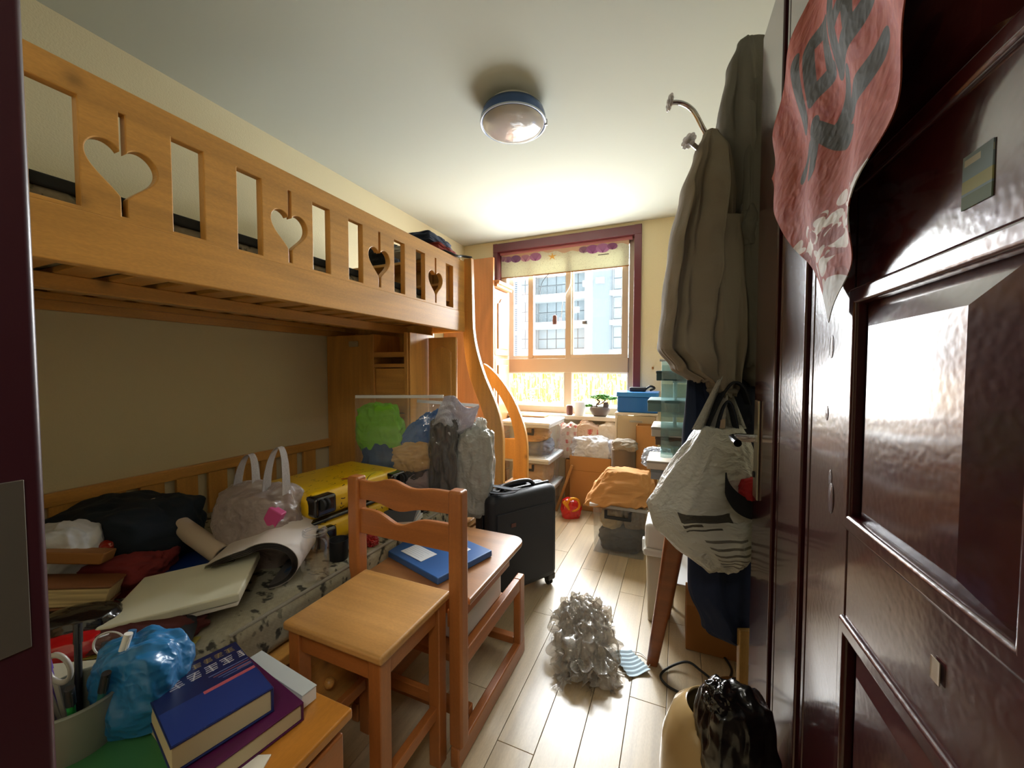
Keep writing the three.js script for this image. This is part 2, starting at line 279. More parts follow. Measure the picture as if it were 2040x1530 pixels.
// roller blind with a beach print, rolled most of the way up
{
  const t = thing('roller_blind', 'pale sandy roller blind printed with shells and a starfish', 'blind', [-1.03, 0, ZB - 0.035]);
  const print = paint(1024, 256, (g, w, h) => {
    g.fillStyle = '#cfcfba'; g.fillRect(0, 0, w, h);
    for (let i = 0; i < 2200; i++) { const k = rnd(); g.fillStyle = k < 0.5 ? 'rgba(96,88,66,0.5)' : 'rgba(240,236,214,0.5)'; g.beginPath(); g.arc(rnd() * w, rnd() * h, 0.6 + rnd() * 1.6, 0, 7); g.fill(); }
    g.fillStyle = '#c8a88d'; g.beginPath(); g.moveTo(0, 0); g.lineTo(w, 0); g.lineTo(w, 50); for (let x = w; x >= 0; x -= 20) g.lineTo(x, 58 + 14 * Math.sin(x * 0.013) + 10 * Math.sin(x * 0.05)); g.fill();
    const shell = (x, y, r, c) => { g.save(); g.translate(x, y + 34); g.fillStyle = c; g.beginPath(); g.ellipse(0, 0, r * 1.25, r, 0.2, 0, 7); g.fill(); g.strokeStyle = 'rgba(90,40,80,0.45)'; g.lineWidth = 2; for (let k = -4; k <= 4; k++) { g.beginPath(); g.moveTo(0, r); g.lineTo(k * r * 0.27, -r * 0.9); g.stroke(); } g.restore(); };
    for (const [x, y, r, c] of [[60, 40, 30, '#8e6a8a'], [130, 44, 36, '#7e5a82'], [215, 48, 34, '#b98aa0'], [300, 46, 40, '#a9759c'], [690, 34, 30, '#8f6b80'], [760, 40, 40, '#9a5f93'], [835, 40, 42, '#b07aa8'], [905, 34, 30, '#8d5b86'], [15, 30, 26, '#a07a8a']]) shell(x, y, r, c);
    g.fillStyle = '#d0a24c'; g.save(); g.translate(440, 96); g.beginPath(); for (let k = 0; k < 10; k++) { const a = k * Math.PI / 5 - 0.3, r = k % 2 ? 12 : 40; g.lineTo(Math.cos(a) * r, Math.sin(a) * r); } g.fill(); g.restore();
    g.fillStyle = '#4d4a44'; g.fillRect(800, 130, 80, 8);
  });
  const blindM = phy({ map: print, roughness: 0.9, transmission: 0.2, thickness: 0 });
  mesh('fabric', sheet((u, v) => [-0.635 + u * 1.25, 2.155 + v * 0.255, 0.006 * Math.sin(u * 9) * (1 - v)], 40, 6, 0.002), blindM, t);
  mesh('roller', cyl(0.02, 0.02, 1.29, 20).rotateZ(Math.PI / 2).translate(0, 2.40, -0.005), std({ color: 0xa0656c, roughness: 0.6 }), t);
  mesh('bottom_bar', merge(tube([[-0.635, 2.155, 0], [0, 2.152, 0], [0.615, 2.155, 0]], 0.006, 12)), M.kraftDark, t);
  mesh('pull_cord', tube([[-0.13, 2.15, 0.01], [-0.19, 2.08, 0.012], [-0.215, 1.98, 0.015], [-0.21, 1.93, 0.012]], 0.0028, 24), M.black, t);
  mesh('cord', tube([[0.09, 2.15, 0.01], [0.085, 2.02, 0.02], [0.02, 1.9, 0.015], [0.0, 1.72, 0.012]], 0.0025, 24), M.white, t);
  mesh('cord_knob', lump(0.045, 0.09, 0.03, { sd: 3, amp: 0.1, det: 8 }).translate(-0.06, 1.66, 0.03), std({ color: 0x6b4a44, roughness: 0.8 }), t);
}
// ceiling light
{
  const t = thing('ceiling_light', 'round glossy white ceiling light with a blue rim, switched off', 'ceiling light', [-0.765, CEIL, -1.80]);
  mesh('mounting_plate', cyl(0.125, 0.125, 0.03, 40, -0.015), M.white, t);
  mesh('rim', lathe([[0.13, -0.02], [0.150, -0.025], [0.158, -0.045], [0.163, -0.075], [0.160, -0.082], [0.150, -0.082], [0.146, -0.06], [0.13, -0.03]], 64), phy({ color: 0x4d6da6, roughness: 0.25, transmission: 0.2, thickness: 0 }), t);
  mesh('lip', new THREE.TorusGeometry(0.160, 0.0045, 10, 72).rotateX(Math.PI / 2).translate(0, -0.080, 0), phy({ color: 0xbcd0ea, roughness: 0.1, clearcoat: 1 }), t);
  mesh('shade', lathe([[0.154, -0.078], [0.145, -0.092], [0.12, -0.106], [0.08, -0.117], [0.04, -0.122], [0.0001, -0.1235]], 64), phy({ color: 0xb9b6b4, roughness: 0.16, clearcoat: 1, clearcoatRoughness: 0.04 }), t);
  mesh('clip', box(0.014, 0.03, 0.008, 0.002).translate(0.152, -0.075, -0.055), M.chrome, t);
}

// ---------------------------------------------------------------- the loft bunk bed
const BX = -1.19;
{
  const t = thing('bunk_bed', 'tall pine bunk bed with cut-out guard rail along the wall', 'bunk bed', [0, 0, 0]);
  // guard rail: heart cut-outs with a slot above and below, between pairs of upright openings
  const s = new THREE.Shape(); s.moveTo(0.2, 1.572); s.lineTo(2.05, 1.572); s.lineTo(2.05, 1.8785); s.lineTo(0.2, 1.8785); s.lineTo(0.2, 1.572);
  const hole = (pts) => { const h = new THREE.Path(); pts.forEach((p, i) => (i ? h.lineTo(...p) : h.moveTo(...p))); h.closePath(); s.holes.push(h); };
  for (const c of [0.378, 0.618, 0.7765, 1.031, 1.1925, 1.457, 1.616, 1.884]) hole([[c - 0.036, 1.583], [c + 0.036, 1.583], [c + 0.036, 1.818], [c - 0.036, 1.818]]);
  for (const c of [0.487, 0.907, 1.326, 1.747]) {
    const h = [], N = 40, sl = 0.0055, n0 = 1.738, lobe = (a) => { const x = 0.0645 * Math.sin(a) ** 3, y = 1.692 + 0.0046 * (13 * Math.cos(a) - 5 * Math.cos(2 * a) - 2 * Math.cos(3 * a) - Math.cos(4 * a)); return [c + x, y]; };
    h.push([c + sl, 1.82]); for (let i = 3; i < N; i++) { const q = lobe(i / N * Math.PI); if (q[0] > c + sl) h.push(q); }
    h.push([c + sl, 1.614], [c + sl, 1.585], [c - sl, 1.585], [c - sl, 1.614]);
    for (let i = N - 1; i >= 3; i--) { const q = lobe(i / N * Math.PI); if (q[0] > c + sl) h.push([2 * c - q[0], q[1]]); }
    h.push([c - sl, 1.82]); hole(h);
  }
  mesh('guard_rail', ext(s, 0.026, 0.0025, 0).rotateY(Math.PI / 2).translate(BX - 0.013, 0, 0), M.pine, t);
  mesh('side_rail', slab(BX - 0.032, BX + 0.002, 1.456, 1.574, -2.05, -0.2, 0.004, 2), M.pine, t);
  mesh('back_rail', slab(WL + 0.002, WL + 0.03, 1.44, 1.60, -2.05, -0.2, 0.004, 2), M.pine, t);
  mesh('end_rail', slab(WL + 0.03, BX - 0.03, 1.456, 1.60, -0.23, -0.205, 0.004), M.pine, t);
  mesh('end_rail', slab(WL + 0.03, BX - 0.03, 1.456, 1.90, -2.075, -2.05, 0.004), M.pine, t);
  mesh('ledger', slab(BX - 0.06, BX - 0.032, 1.475, 1.50, -2.04, -0.23, 0.003, 2), M.pine, t); mesh('ledger', slab(WL + 0.03, WL + 0.055, 1.475, 1.50, -2.04, -0.23, 0.003, 2), M.pine, t);
  for (let i = 0; i < 15; i++) mesh('bed_slat', slab(WL + 0.035, BX - 0.035, 1.50, 1.517, -0.34 - i * 0.118, -0.262 - i * 0.118, 0.003, 0), i % 3 ? M.pine : M.pine, t);
  mesh('centre_beam', slab(-1.66, -1.61, 1.455, 1.50, -2.05, -0.23, 0.004, 2), M.pine, t);
  // posts
  for (const [x, z] of [[BX - 0.015, -0.17], [WL + 0.03, -0.17]]) mesh('post', slab(x - 0.028, x + 0.028, 0, 1.9, z - 0.028, z + 0.028, 0.006, 1), M.pine, t);
  // lower berth
  mesh('lower_side_board', slab(-1.055, -1.025, 0.06, 0.415, -2.02, -0.62, 0.005, 2), M.pine, t);
  mesh('lower_platform', slab(WL + 0.03, -1.0, 0.395, 0.425, -2.02, -0.16, 0.004, 2), M.pine, t);
  for (let i = 0; i < 3; i++) { const z = -0.86 - i * 0.44, d = mesh('drawer', slab(-1.026, -1.008, 0.09, 0.37, z - 0.2, z + 0.2, 0.006, 2), M.pine, t); mesh('knob', new THREE.SphereGeometry(0.016, 16, 12).translate(-0.996, 0.24, z), M.pine, d); }
  mesh('lower_back_rail', slab(WL + 0.004, WL + 0.03, 0.735, 0.785, -1.82, -0.16, 0.005, 2), M.pine, t);
  for (let i = 0; i < 12; i++) mesh('back_slat', slab(WL + 0.006, WL + 0.024, 0.42, 0.737, -0.30 - i * 0.128, -0.215 - i * 0.128, 0.003, 1), M.pine, t);
  // end cabinet under and above the upper berth
  const C = mesh('end_cabinet', merge(slab(WL + 0.005, -1.69, 0.43, 1.44, -1.845, -1.82, 0.003, 1), slab(-1.695, -1.67, 0.43, 1.44, -2.04, -1.80, 0.003, 1), slab(-1.44, -1.415, 0.43, 1.44, -2.04, -1.79, 0.003, 1), slab(WL + 0.005, -1.415, 0.43, 1.9, -2.055, -2.04, 0.002, 1), slab(-1.67, -1.44, 1.30, 1.33, -2.04, -1.80), slab(-1.67, -1.44, 0.95, 0.97, -2.04, -1.80)), M.pine, t);
  mesh('drawer', slab(-1.668, -1.442, 0.975, 1.235, -1.83, -1.81, 0.005, 0), M.pine, C); mesh('drawer', slab(-1.668, -1.442, 0.68, 0.945, -1.83, -1.81, 0.005, 0), M.pine, C);
  mesh('shelf_edge', slab(-1.668, -1.442, 1.24, 1.262, -1.85, -1.80, 0.003, 0), M.pine, C);
  const pn = shapeOf([[-1.40, 0.43], [-1.205, 0.43], [-1.205, 1.42], [-1.40, 1.42]]);
  const D = mesh('door', ext(pn, 0.02, 0.004, 1).translate(0, 0, -1.98), M.pine, t);
  const ar = new THREE.Shape(); ar.moveTo(-1.375, 0.98); ar.lineTo(-1.235, 0.98); ar.lineTo(-1.235, 1.33); ar.quadraticCurveTo(-1.305, 1.40, -1.375, 1.33); ar.lineTo(-1.375, 0.98);
  mesh('door_panel', ext(ar, 0.012, 0.005, 1).translate(0, 0, -1.97), M.pine, D); mesh('door_panel', ext(shapeOf([[-1.375, 0.62], [-1.235, 0.62], [-1.235, 0.93], [-1.375, 0.93]]), 0.012, 0.005, 1).translate(0, 0, -1.97), M.pine, D);
  mesh('cabinet_stile', slab(-1.413, -1.403, 0.43, 1.44, -2.0, -1.80, 0.003, 1), M.pine, t);
  // upper shelf at the far end, seen through the rail
  mesh('upper_shelf', merge(slab(WL + 0.03, WL + 0.05, 1.62, 1.90, -2.05, -1.86), slab(-1.24, -1.22, 1.62, 1.86, -2.05, -1.86), slab(WL + 0.05, -1.24, 1.70, 1.715, -2.05, -1.86), slab(WL + 0.05, -1.24, 1.845, 1.862, -2.05, -1.86)), M.pine, t);
  // ladder: two S-shaped stiles and treads
  const st = new THREE.Shape(); st.moveTo(-1.205, 1.90); st.lineTo(-1.155, 1.90); st.lineTo(-1.146, 1.50); st.bezierCurveTo(-1.14, 1.38, -1.10, 1.27, -1.065, 1.18); st.bezierCurveTo(-1.0, 1.04, -0.95, 0.96, -0.945, 0.80); st.lineTo(-0.945, 0.0); st.lineTo(-1.045, 0.0); st.lineTo(-1.045, 0.78); st.bezierCurveTo(-1.05, 0.95, -1.12, 1.04, -1.17, 1.18); st.bezierCurveTo(-1.2, 1.28, -1.215, 1.38, -1.215, 1.50);
  mesh('ladder_stile', ext(st, 0.034, 0.004, 1, 16).translate(0, 0, -2.085), M.pine, t);
  const s2 = new THREE.Shape(); s2.moveTo(-1.28, 0); s2.lineTo(-1.28, 1.27); s2.bezierCurveTo(-1.2, 1.235, -1.08, 1.10, -1.02, 0.97); s2.bezierCurveTo(-0.96, 0.84, -0.942, 0.76, -0.942, 0.66); s2.lineTo(-0.942, 0);
  s2.lineTo(-1.05, 0); s2.lineTo(-1.05, 0.60); s2.lineTo(-1.20, 0.60); s2.lineTo(-1.20, 0);
  const h2 = new THREE.Path(); h2.moveTo(-1.20, 0.73); h2.lineTo(-1.20, 1.11); h2.bezierCurveTo(-1.12, 1.03, -1.04, 0.88, -1.03, 0.74); h2.closePath(); s2.holes.push(h2);
  mesh('ladder_stile', ext(s2, 0.034, 0.005, 1, 16).translate(0, 0, -2.48), M.pine, t);
  for (const [x, y] of [[-1.0, 0.22], [-1.0, 0.46]]) mesh('tread', slab(x - 0.055, x + 0.04, y - 0.012, y + 0.012, -2.465, -2.10, 0.004, 2), M.pine, t);
}
// mattresses with a grey speckled print
const speck = dataTex(512, 512, (u, v) => { const a = fbm(u * 22, v * 14, 3, 3), b = fbm(u * 60, v * 60, 7, 2); let k = 0.74 + 0.05 * b; if (a > 0.42) k = 0.3 + 0.1 * b; else if (a > 0.3) k = 0.56; return [k, k * 0.985, k * 0.93]; });
{
  const mm = cloth(0xc9c4b2, { map: speck, sheen: 0 });
  const a = thing('mattress', 'speckled grey mattress on the upper berth behind the guard rail', 'mattress', [0, 0, 0]);
  mesh('cover', slab(WL + 0.035, BX - 0.036, 1.518, 1.625, -1.84, -0.235, 0.03, 2), mm, a); mesh('piping', merge(slab(BX - 0.045, BX - 0.03, 1.612, 1.64, -1.84, -0.235, 0.007, 2)), cloth(0x262a2c), a);
  const b = thing('mattress', 'speckled grey mattress on the lower berth under the clutter', 'mattress', [0, 0, 0]);
  mesh('cover', slab(WL + 0.035, -1.03, 0.426, 0.555, -1.78, -0.215, 0.035, 2), mm, b); mesh('piping', tube([[-1.045, 0.545, -0.60], [-1.04, 0.547, -1.2], [-1.045, 0.545, -1.76]], 0.006, 20), cloth(0x9a968a), b);
}
// ---------------------------------------------------------------- wardrobe by the window
{
  const t = thing('wardrobe', 'tall honey-coloured wardrobe with arched door panels beside the window', 'wardrobe', [0, 0, 0]);
  const x = -1.55;
  mesh('side_panel', slab(WL + 0.005, x + 0.006, 0, 2.24, -3.20, -3.17, 0.003, 1), M.wardrobe, t);
  mesh('carcass', slab(WL + 0.005, x - 0.02, 0.02, 1.98, -3.545, -3.205, 0.003, 1), M.wardrobe, t);
  mesh('cornice', merge(slab(WL + 0.005, x + 0.03, 1.985, 2.01, -3.55, -3.205, 0.006, 2), slab(WL + 0.005, x + 0.05, 2.01, 2.045, -3.55, -3.205, 0.012, 2)), M.wardrobe, t);
  for (const [y0, y1, arch] of [[1.36, 1.95, 1], [0.62, 1.33, 0]]) {
    const d = mesh('door', merge(slab(x - 0.018, x + 0.004, y0, y1, -3.535, -3.215, 0.004, 1)), M.wardrobe, t);
    const s = new THREE.Shape(); s.moveTo(-0.11, y0 + 0.06); s.lineTo(0.11, y0 + 0.06); s.lineTo(0.11, y1 - (arch ? 0.11 : 0.06)); if (arch) s.bezierCurveTo(0.06, y1 - 0.11, 0.06, y1 - 0.05, 0, y1 - 0.05).bezierCurveTo(-0.06, y1 - 0.05, -0.06, y1 - 0.11, -0.11, y1 - 0.11); else s.lineTo(-0.11, y1 - 0.06);
    mesh('door_panel', ext(s, 0.014, 0.006, 1).rotateY(Math.PI / 2).translate(x + 0.009, 0, -3.375), M.wardrobe, d);
  }
  for (let i = 0; i < 3; i++) { const d = mesh('drawer', slab(x - 0.018, x + 0.008, 0.06 + i * 0.185, 0.235 + i * 0.185, -3.535, -3.215, 0.006, 2), M.chair, t); mesh('knob', new THREE.SphereGeometry(0.014, 14, 10).translate(x + 0.02, 0.15 + i * 0.185, -3.375), M.chair, d); }
}
// ---------------------------------------------------------------- the open door
{
  const dir = Math.atan2(0.034, 0.9994);
  const t = new THREE.Group(); t.name = 'door_1'; t.userData.kind = 'structure'; scene.add(t);
  t.position.set(0.203, 0, -1.284); t.rotation.y = dir;                                   // local z runs from the free edge to the hinge, the seen face looks to -x
  const L = 1.13, H = 2.14, back = 0.038;
  // leaf with sunk fields; stiles and rails stand proud with grooves
  mesh('leaf', slab(0.010, back, 0.005, H, 0, L, 0.002, 1), M.door, t);
  const st = (z0, z1, y0 = 0.005, y1 = H, ax = 1, r = 0.004) => slab(0, 0.014, y0, y1, z0, z1, r, ax);
  mesh('stile', st(0, 0.202), M.door, t); mesh('stile', st(0.257, 0.403), M.door, t); mesh('stile', st(0.452, 0.604), M.door, t); mesh('stile', st(0.902, L), M.door, t);
  for (const [y0, y1] of [[0.005, 0.12], [0.873, 1.012], [1.335, 1.48], [2.0, H]]) mesh('rail', st(0.604, 0.902, y0, y1, 2), M.door, t);
  mesh('groove_bead', merge(slab(0.004, 0.012, 0.02, H - 0.02, 0.222, 0.238, 0.003, 1), slab(0.004, 0.012, 0.02, H - 0.02, 0.42, 0.436, 0.003, 1)), M.door, t);
  for (const [y0, y1] of [[0.12, 0.873], [1.012, 1.335], [1.48, 2.0]]) {
    // raised field: bevelled sides rising to a flat middle, as a frustum
    const z0 = 0.609, z1 = 0.897, b = 0.05, a = y0 + 0.005, c = y1 - 0.005;
    const P = [[0.0125, a, z0], [0.0125, a, z1], [0.0125, c, z1], [0.0125, c, z0], [-0.002, a + b * 0.55, z0 + b * 0.8], [-0.002, a + b * 0.55, z1 - b * 1.5], [-0.002, c - b * 0.9, z1 - b * 1.5], [-0.002, c - b * 0.9, z0 + b * 0.8]];
    const g = new THREE.BufferGeometry(); g.setAttribute('position', new THREE.Float32BufferAttribute(P.flat(), 3));
    g.setIndex([0, 1, 5, 0, 5, 4, 1, 2, 6, 1, 6, 5, 2, 3, 7, 2, 7, 6, 3, 0, 4, 3, 4, 7, 4, 5, 6, 4, 6, 7]);
    const n = g.toNonIndexed(); n.computeVertexNormals(); mesh('raised_panel', metres(n, 1), M.door, t);
    mesh('moulding', merge(slab(-0.006, 0.012, a - 0.012, a + 0.012, z0 - 0.012, z1 + 0.012, 0.006, 2), slab(-0.006, 0.012, c - 0.012, c + 0.012, z0 - 0.012, z1 + 0.012, 0.006, 2), slab(-0.006, 0.012, a, c, z0 - 0.012, z0 + 0.01, 0.006, 1), slab(-0.006, 0.012, a, c, z1 - 0.01, z1 + 0.012, 0.006, 1)), M.door, t);
  }
  const h = mesh('handle_plate', slab(-0.006, 0.0, 0.875, 1.145, 0.03, 0.078, 0.003, 1), M.steel, t);
  mesh('lever', merge(cyl(0.011, 0.012, 0.05, 20).rotateZ(Math.PI / 2).translate(-0.03, 1.04, 0.05), tube([[-0.05, 1.04, 0.05], [-0.062, 1.04, 0.055], [-0.066, 1.041, 0.09], [-0.064, 1.04, 0.15]], 0.0095, 24, false, 12)), M.chrome, h);
  mesh('keyhole', cyl(0.009, 0.009, 0.004, 16).rotateZ(Math.PI / 2).translate(-0.008, 0.94, 0.05), M.black, h);
  for (const y of [0.3, 1.1, 1.9]) mesh('hinge', cyl(0.009, 0.009, 0.1, 12).translate(0.0, y, L + 0.006), M.steel, t);
  for (const [y, z, r] of [[1.265, 0.53, 0.012], [1.03, 0.545, 0.016], [1.06, 0.54, 0.009], [1.16, 0.52, 0.008], [1.27, 0.70, 0.010]]) mesh('paint_blister', new THREE.SphereGeometry(r, 14, 10).scale(0.12, 1.5, 0.7).translate(-0.0002, y, z), M.door, t);
  // paper charm hanging off the door, its sides curling away
  const fu = paint(1024, 1024, (g, w, h) => {
    g.fillStyle = '#a4503c'; g.fillRect(0, 0, w, h);
    for (let i = 0; i < 900; i++) { g.fillStyle = ['rgba(150,44,34,0.18)', 'rgba(190,92,66,0.16)', 'rgba(120,30,28,0.15)'][i % 3]; g.beginPath(); g.ellipse(rnd() * w, rnd() * h, 20 + rnd() * 60, 4 + rnd() * 14, rnd() * 3, 0, 7); g.fill(); }
    // the sheet is a square standing on its corner: turn the brush so that the character reads upright
    g.save(); g.translate(w / 2, h / 2); g.rotate(-Math.PI / 4); g.scale(1.5, 1.75); g.translate(0, -20);
    g.strokeStyle = '#3d3c36'; g.lineCap = 'round'; g.lineJoin = 'round';
    const line = (wd, ...p) => { g.lineWidth = wd * 1.5; g.beginPath(); g.moveTo(p[0], p[1]); for (let i = 2; i < p.length; i += 2) g.lineTo(p[i], p[i + 1]); g.stroke(); };
    line(30, -110, -150, -85, -120); line(26, -150, -80, -50, -92); line(24, -60, -90, -150, 30); line(30, -102, -20, -100, 160); line(24, -90, -10, -45, 35);
    line(28, -5, -140, 140, -150); line(24, 15, -95, 20, -25); line(24, 18, -95, 125, -100, 115, -30); line(22, 20, -30, 112, -34);
    line(28, -5, 15, 0, 150); line(26, 0, 15, 140, 8, 132, 150); line(22, 2, 80, 130, 74); line(24, 0, 145, 130, 142); line(22, 66, 15, 66, 140);
    g.restore();
    // worn white patches near the lower corner (the sheet's lower corner is the bottom-left of the square)
    for (let i = 0; i < 260; i++) { const a = rnd(), b = rnd(); const x = a * 470, y = h - b * 470; if (a + b > 0.95 || (a + b > 0.36 && a + b < 0.5)) continue; g.fillStyle = (i * 7) % 5 > 1 ? 'rgba(224,222,216,0.9)' : 'rgba(140,60,44,0.9)'; g.beginPath(); g.ellipse(x, y, 10 + rnd() * 44, 6 + rnd() * 22, 0.5 + rnd() * 0.6, 0, 7); g.fill(); }
    g.fillStyle = 'rgba(214,218,220,0.95)'; g.beginPath(); g.moveTo(0, h); g.lineTo(150, h); g.lineTo(90, h - 90); g.lineTo(0, h - 140); g.fill();
  });
  const paperG = sheet((u, v) => {
    const a = (u - 0.5) * 0.52, b = (v - 0.5) * 0.52, zz = (a - b) * 0.7071, yy = (a + b) * 0.7071;                              // turned on its corner; v 0, u 0 is the lowest point
    const lift = 0.014 + (zz > 0 ? 0.055 : 0.012) * Math.min(1, Math.abs(zz) / 0.3) ** 1.6 + 0.008 * Math.sin(yy * 22 + zz * 6) + 0.006 * Math.sin(zz * 40 + yy * 15) + (yy < -0.2 ? 0.008 * (-(yy + 0.2)) / 0.16 : 0);
    return [-lift - 0.004, 1.665 + yy + 0.004 * Math.sin(zz * 50), 0.585 + zz];
  }, 60, 60, 0.0012);
  solo('paper_charm', paperG, std({ map: fu, roughness: 0.75, bumpMap: crease, bumpScale: 0.003 }), 'crumpled red diamond paper with a black brushed character on the door', 'paper charm').position.copy(t.position);
  scene.getObjectByName('paper_charm').rotation.y = dir;
  const stick = paint(128, 128, (g, w, h) => { g.fillStyle = '#6f7f7c'; g.fillRect(0, 0, w, h); g.fillStyle = '#8d8a55'; g.fillRect(0, 60, w, 30); g.fillStyle = '#a9a48a'; g.fillRect(8, 10, 70, 16); g.fillStyle = '#5e6b52'; g.fillRect(0, 96, w, 32); });
  const sk = solo('sticker', new THREE.BoxGeometry(0.0012, 0.046, 0.034), std({ map: stick, roughness: 0.8 }), 'small faded green and yellow sticker on the dark red door', 'sticker'); sk.position.set(0.203, 0, -1.284); sk.rotation.y = dir; sk.translateZ(0.823).translateY(1.393).translateX(0.0025 - 0.003);
  const pt = solo('torn_tape', sheet((u, v) => [-0.002, (u - 0.5) * 0.022, (v - 0.5) * 0.013], 4, 4, 0.0008), M.alu, 'tiny torn white tape scrap on the lower door rail', 'tape scrap'); pt.position.copy(t.position); pt.rotation.y = dir; pt.translateZ(0.80).translateY(0.945);
}
// added fill lamp, out of view: glowing panel and light reaching through the doorway
{
  const t = thing('added_fill_lamp', 'unseen square fill lamp added on the hallway ceiling behind the doorway', 'ceiling light', [fillLamp[0], CEIL, fillLamp[2]]);
  mesh('housing', box(0.62, 0.04, 0.62, 0.01).translate(0, -0.02, 0), M.white, t);
  mesh('diffuser', box(0.58, 0.012, 0.58, 0.005).translate(0, -0.046, 0), std({ color: 0xf0f0ec, emissive: 0xf4f2ea, emissiveIntensity: 1.5, roughness: 0.5 }), t);
  const l = new THREE.RectAreaLight(new THREE.Color(1.0, 0.97, 0.9), 13, 0.56, 0.56); l.name = 'added_fill_lamp_light'; l.position.set(fillLamp[0], CEIL - 0.056, fillLamp[2]); l.lookAt(fillLamp[0], 0, fillLamp[2]); scene.add(l);
}
// ---------------------------------------------------------------- chair, stool and chest in front of the bed
{
  const t = thing('study_chair', 'brown wooden study chair with wavy back slats and runner frame', 'chair', [0, 0, 0]);
  for (const x of [-1.018, -0.612]) {
    mesh('post', slab(x - 0.024, x + 0.024, 0.06, 0.862, -1.03, -0.985, 0.009, 1), M.chair, t);
    mesh('runner', slab(x - 0.016, x + 0.016, 0.0, 0.065, -1.535, -0.98, 0.006, 2), M.chair, t);
    mesh('front_post', slab(x - 0.016, x + 0.016, 0.06, 0.345, -1.53, -1.478, 0.006, 1), M.chair, t);
    mesh('side_rail', slab(x - 0.015, x + 0.015, 0.295, 0.345, -1.48, -1.02, 0.005, 2), M.chair, t);
    mesh('seat_bracket', slab(x + (x < -0.8 ? 0.02 : -0.05), x + (x < -0.8 ? 0.05 : -0.02), 0.41, 0.468, -1.45, -1.02, 0.004, 2), M.chair, t);
  }
  const slat = (y0, y1, top, bot) => {
    const s = new THREE.Shape(), x0 = -1.0, x1 = -0.63, n = 30; s.moveTo(x0, y0 + bot(0));
    for (let i = 1; i <= n; i++) s.lineTo(x0 + (x1 - x0) * i / n, y0 + bot(i / n)); for (let i = n; i >= 0; i--) s.lineTo(x0 + (x1 - x0) * i / n, y1 + top(i / n));
    return ext(s, 0.02, 0.004, 0).translate(0, 0, -1.008);
  };
  const wave = (q) => 0.012 * Math.cos((q - 0.36) * 11) * Math.exp(-(((q - 0.4) / 0.35) ** 2)), dip = (q) => -0.034 * Math.exp(-(((q - 0.45) / 0.17) ** 2));
  mesh('back_slat', slat(0.772, 0.853, wave, (q) => 0.6 * dip(q) + 0.012), M.chair, t); mesh('back_slat', slat(0.656, 0.752, dip, (q) => 0.010), M.chair, t);
  const st = new THREE.Shape(); st.moveTo(-1.05, 1.06); st.lineTo(-0.60, 1.06); st.lineTo(-0.60, 1.50); st.quadraticCurveTo(-0.605, 1.555, -0.66, 1.56); st.lineTo(-0.99, 1.56); st.quadraticCurveTo(-1.045, 1.555, -1.05, 1.50);
  mesh('seat', ext(st, 0.022, 0.006, 0).rotateX(-Math.PI / 2).translate(0, 0.482, 0), wood(0xb98252, 0.3, 0.5), t);
  mesh('seat_apron', slab(-0.98, -0.65, 0.405, 0.468, -1.105, -1.085, 0.004, 0), M.chair, t);
  mesh('crossbar', slab(-1.0, -0.63, 0.05, 0.085, -1.13, -1.09, 0.004, 0), M.chair, t); mesh('crossbar', slab(-1.0, -0.63, 0.05, 0.08, -1.52, -1.485, 0.004, 0), M.chair, t); mesh('shelf_board', slab(-1.0, -0.63, 0.262, 0.29, -1.45, -1.06, 0.004, 0), M.chair, t);
  solo('plastic_tray', merge(slab(-0.985, -0.66, 0.29, 0.40, -1.43, -1.12, 0.012)), M.white, 'plain white plastic tray under the seat of the study chair', 'tray');
}
{
  const t = thing('wooden_stool', 'square light pine stool with four straight legs near the chest', 'stool', [0, 0, 0]);
  mesh('seat', slab(-0.985, -0.64, 0.516, 0.54, -1.01, -0.70, 0.008, 0), M.stool, t);
  for (const x of [-0.955, -0.672]) for (const z of [-0.98, -0.73]) mesh('leg', slab(x - 0.02, x + 0.02, 0, 0.516, z - 0.02, z + 0.02, 0.004, 1), M.chair, t);
  for (const z of [-0.98, -0.73]) mesh('apron', slab(-0.935, -0.692, 0.455, 0.51, z - 0.01, z + 0.01, 0.003, 0), M.chair, t);
  for (const x of [-0.955, -0.672]) { mesh('apron', slab(x - 0.01, x + 0.01, 0.455, 0.51, -0.96, -0.75, 0.003, 2), M.chair, t); mesh('stretcher', slab(x - 0.012, x + 0.012, 0.16, 0.195, -0.96, -0.75, 0.003, 2), M.chair, t); }
  mesh('stretcher', slab(-0.935, -0.692, 0.19, 0.225, -0.99, -0.97, 0.003, 0), M.chair, t);
}
{
  const t = thing('bedside_chest', 'low glossy orange wooden chest under the piled books', 'chest', [0, 0, 0]);
  mesh('top', slab(-0.995, -0.59, 0.528, 0.55, -0.565, -0.16, 0.005, 2), M.chest, t);
  mesh('carcass', slab(-0.99, -0.61, 0.0, 0.528, -0.55, -0.17, 0.004, 2), M.chest, t);
  for (let i = 0; i < 2; i++) { const d = mesh('drawer', slab(-0.612, -0.594, 0.05 + i * 0.24, 0.275 + i * 0.24, -0.545, -0.175, 0.005, 2), M.chair, t); mesh('knob', new THREE.SphereGeometry(0.014, 14, 10).translate(-0.585, 0.165 + i * 0.24, -0.36), M.chair, d); }
}
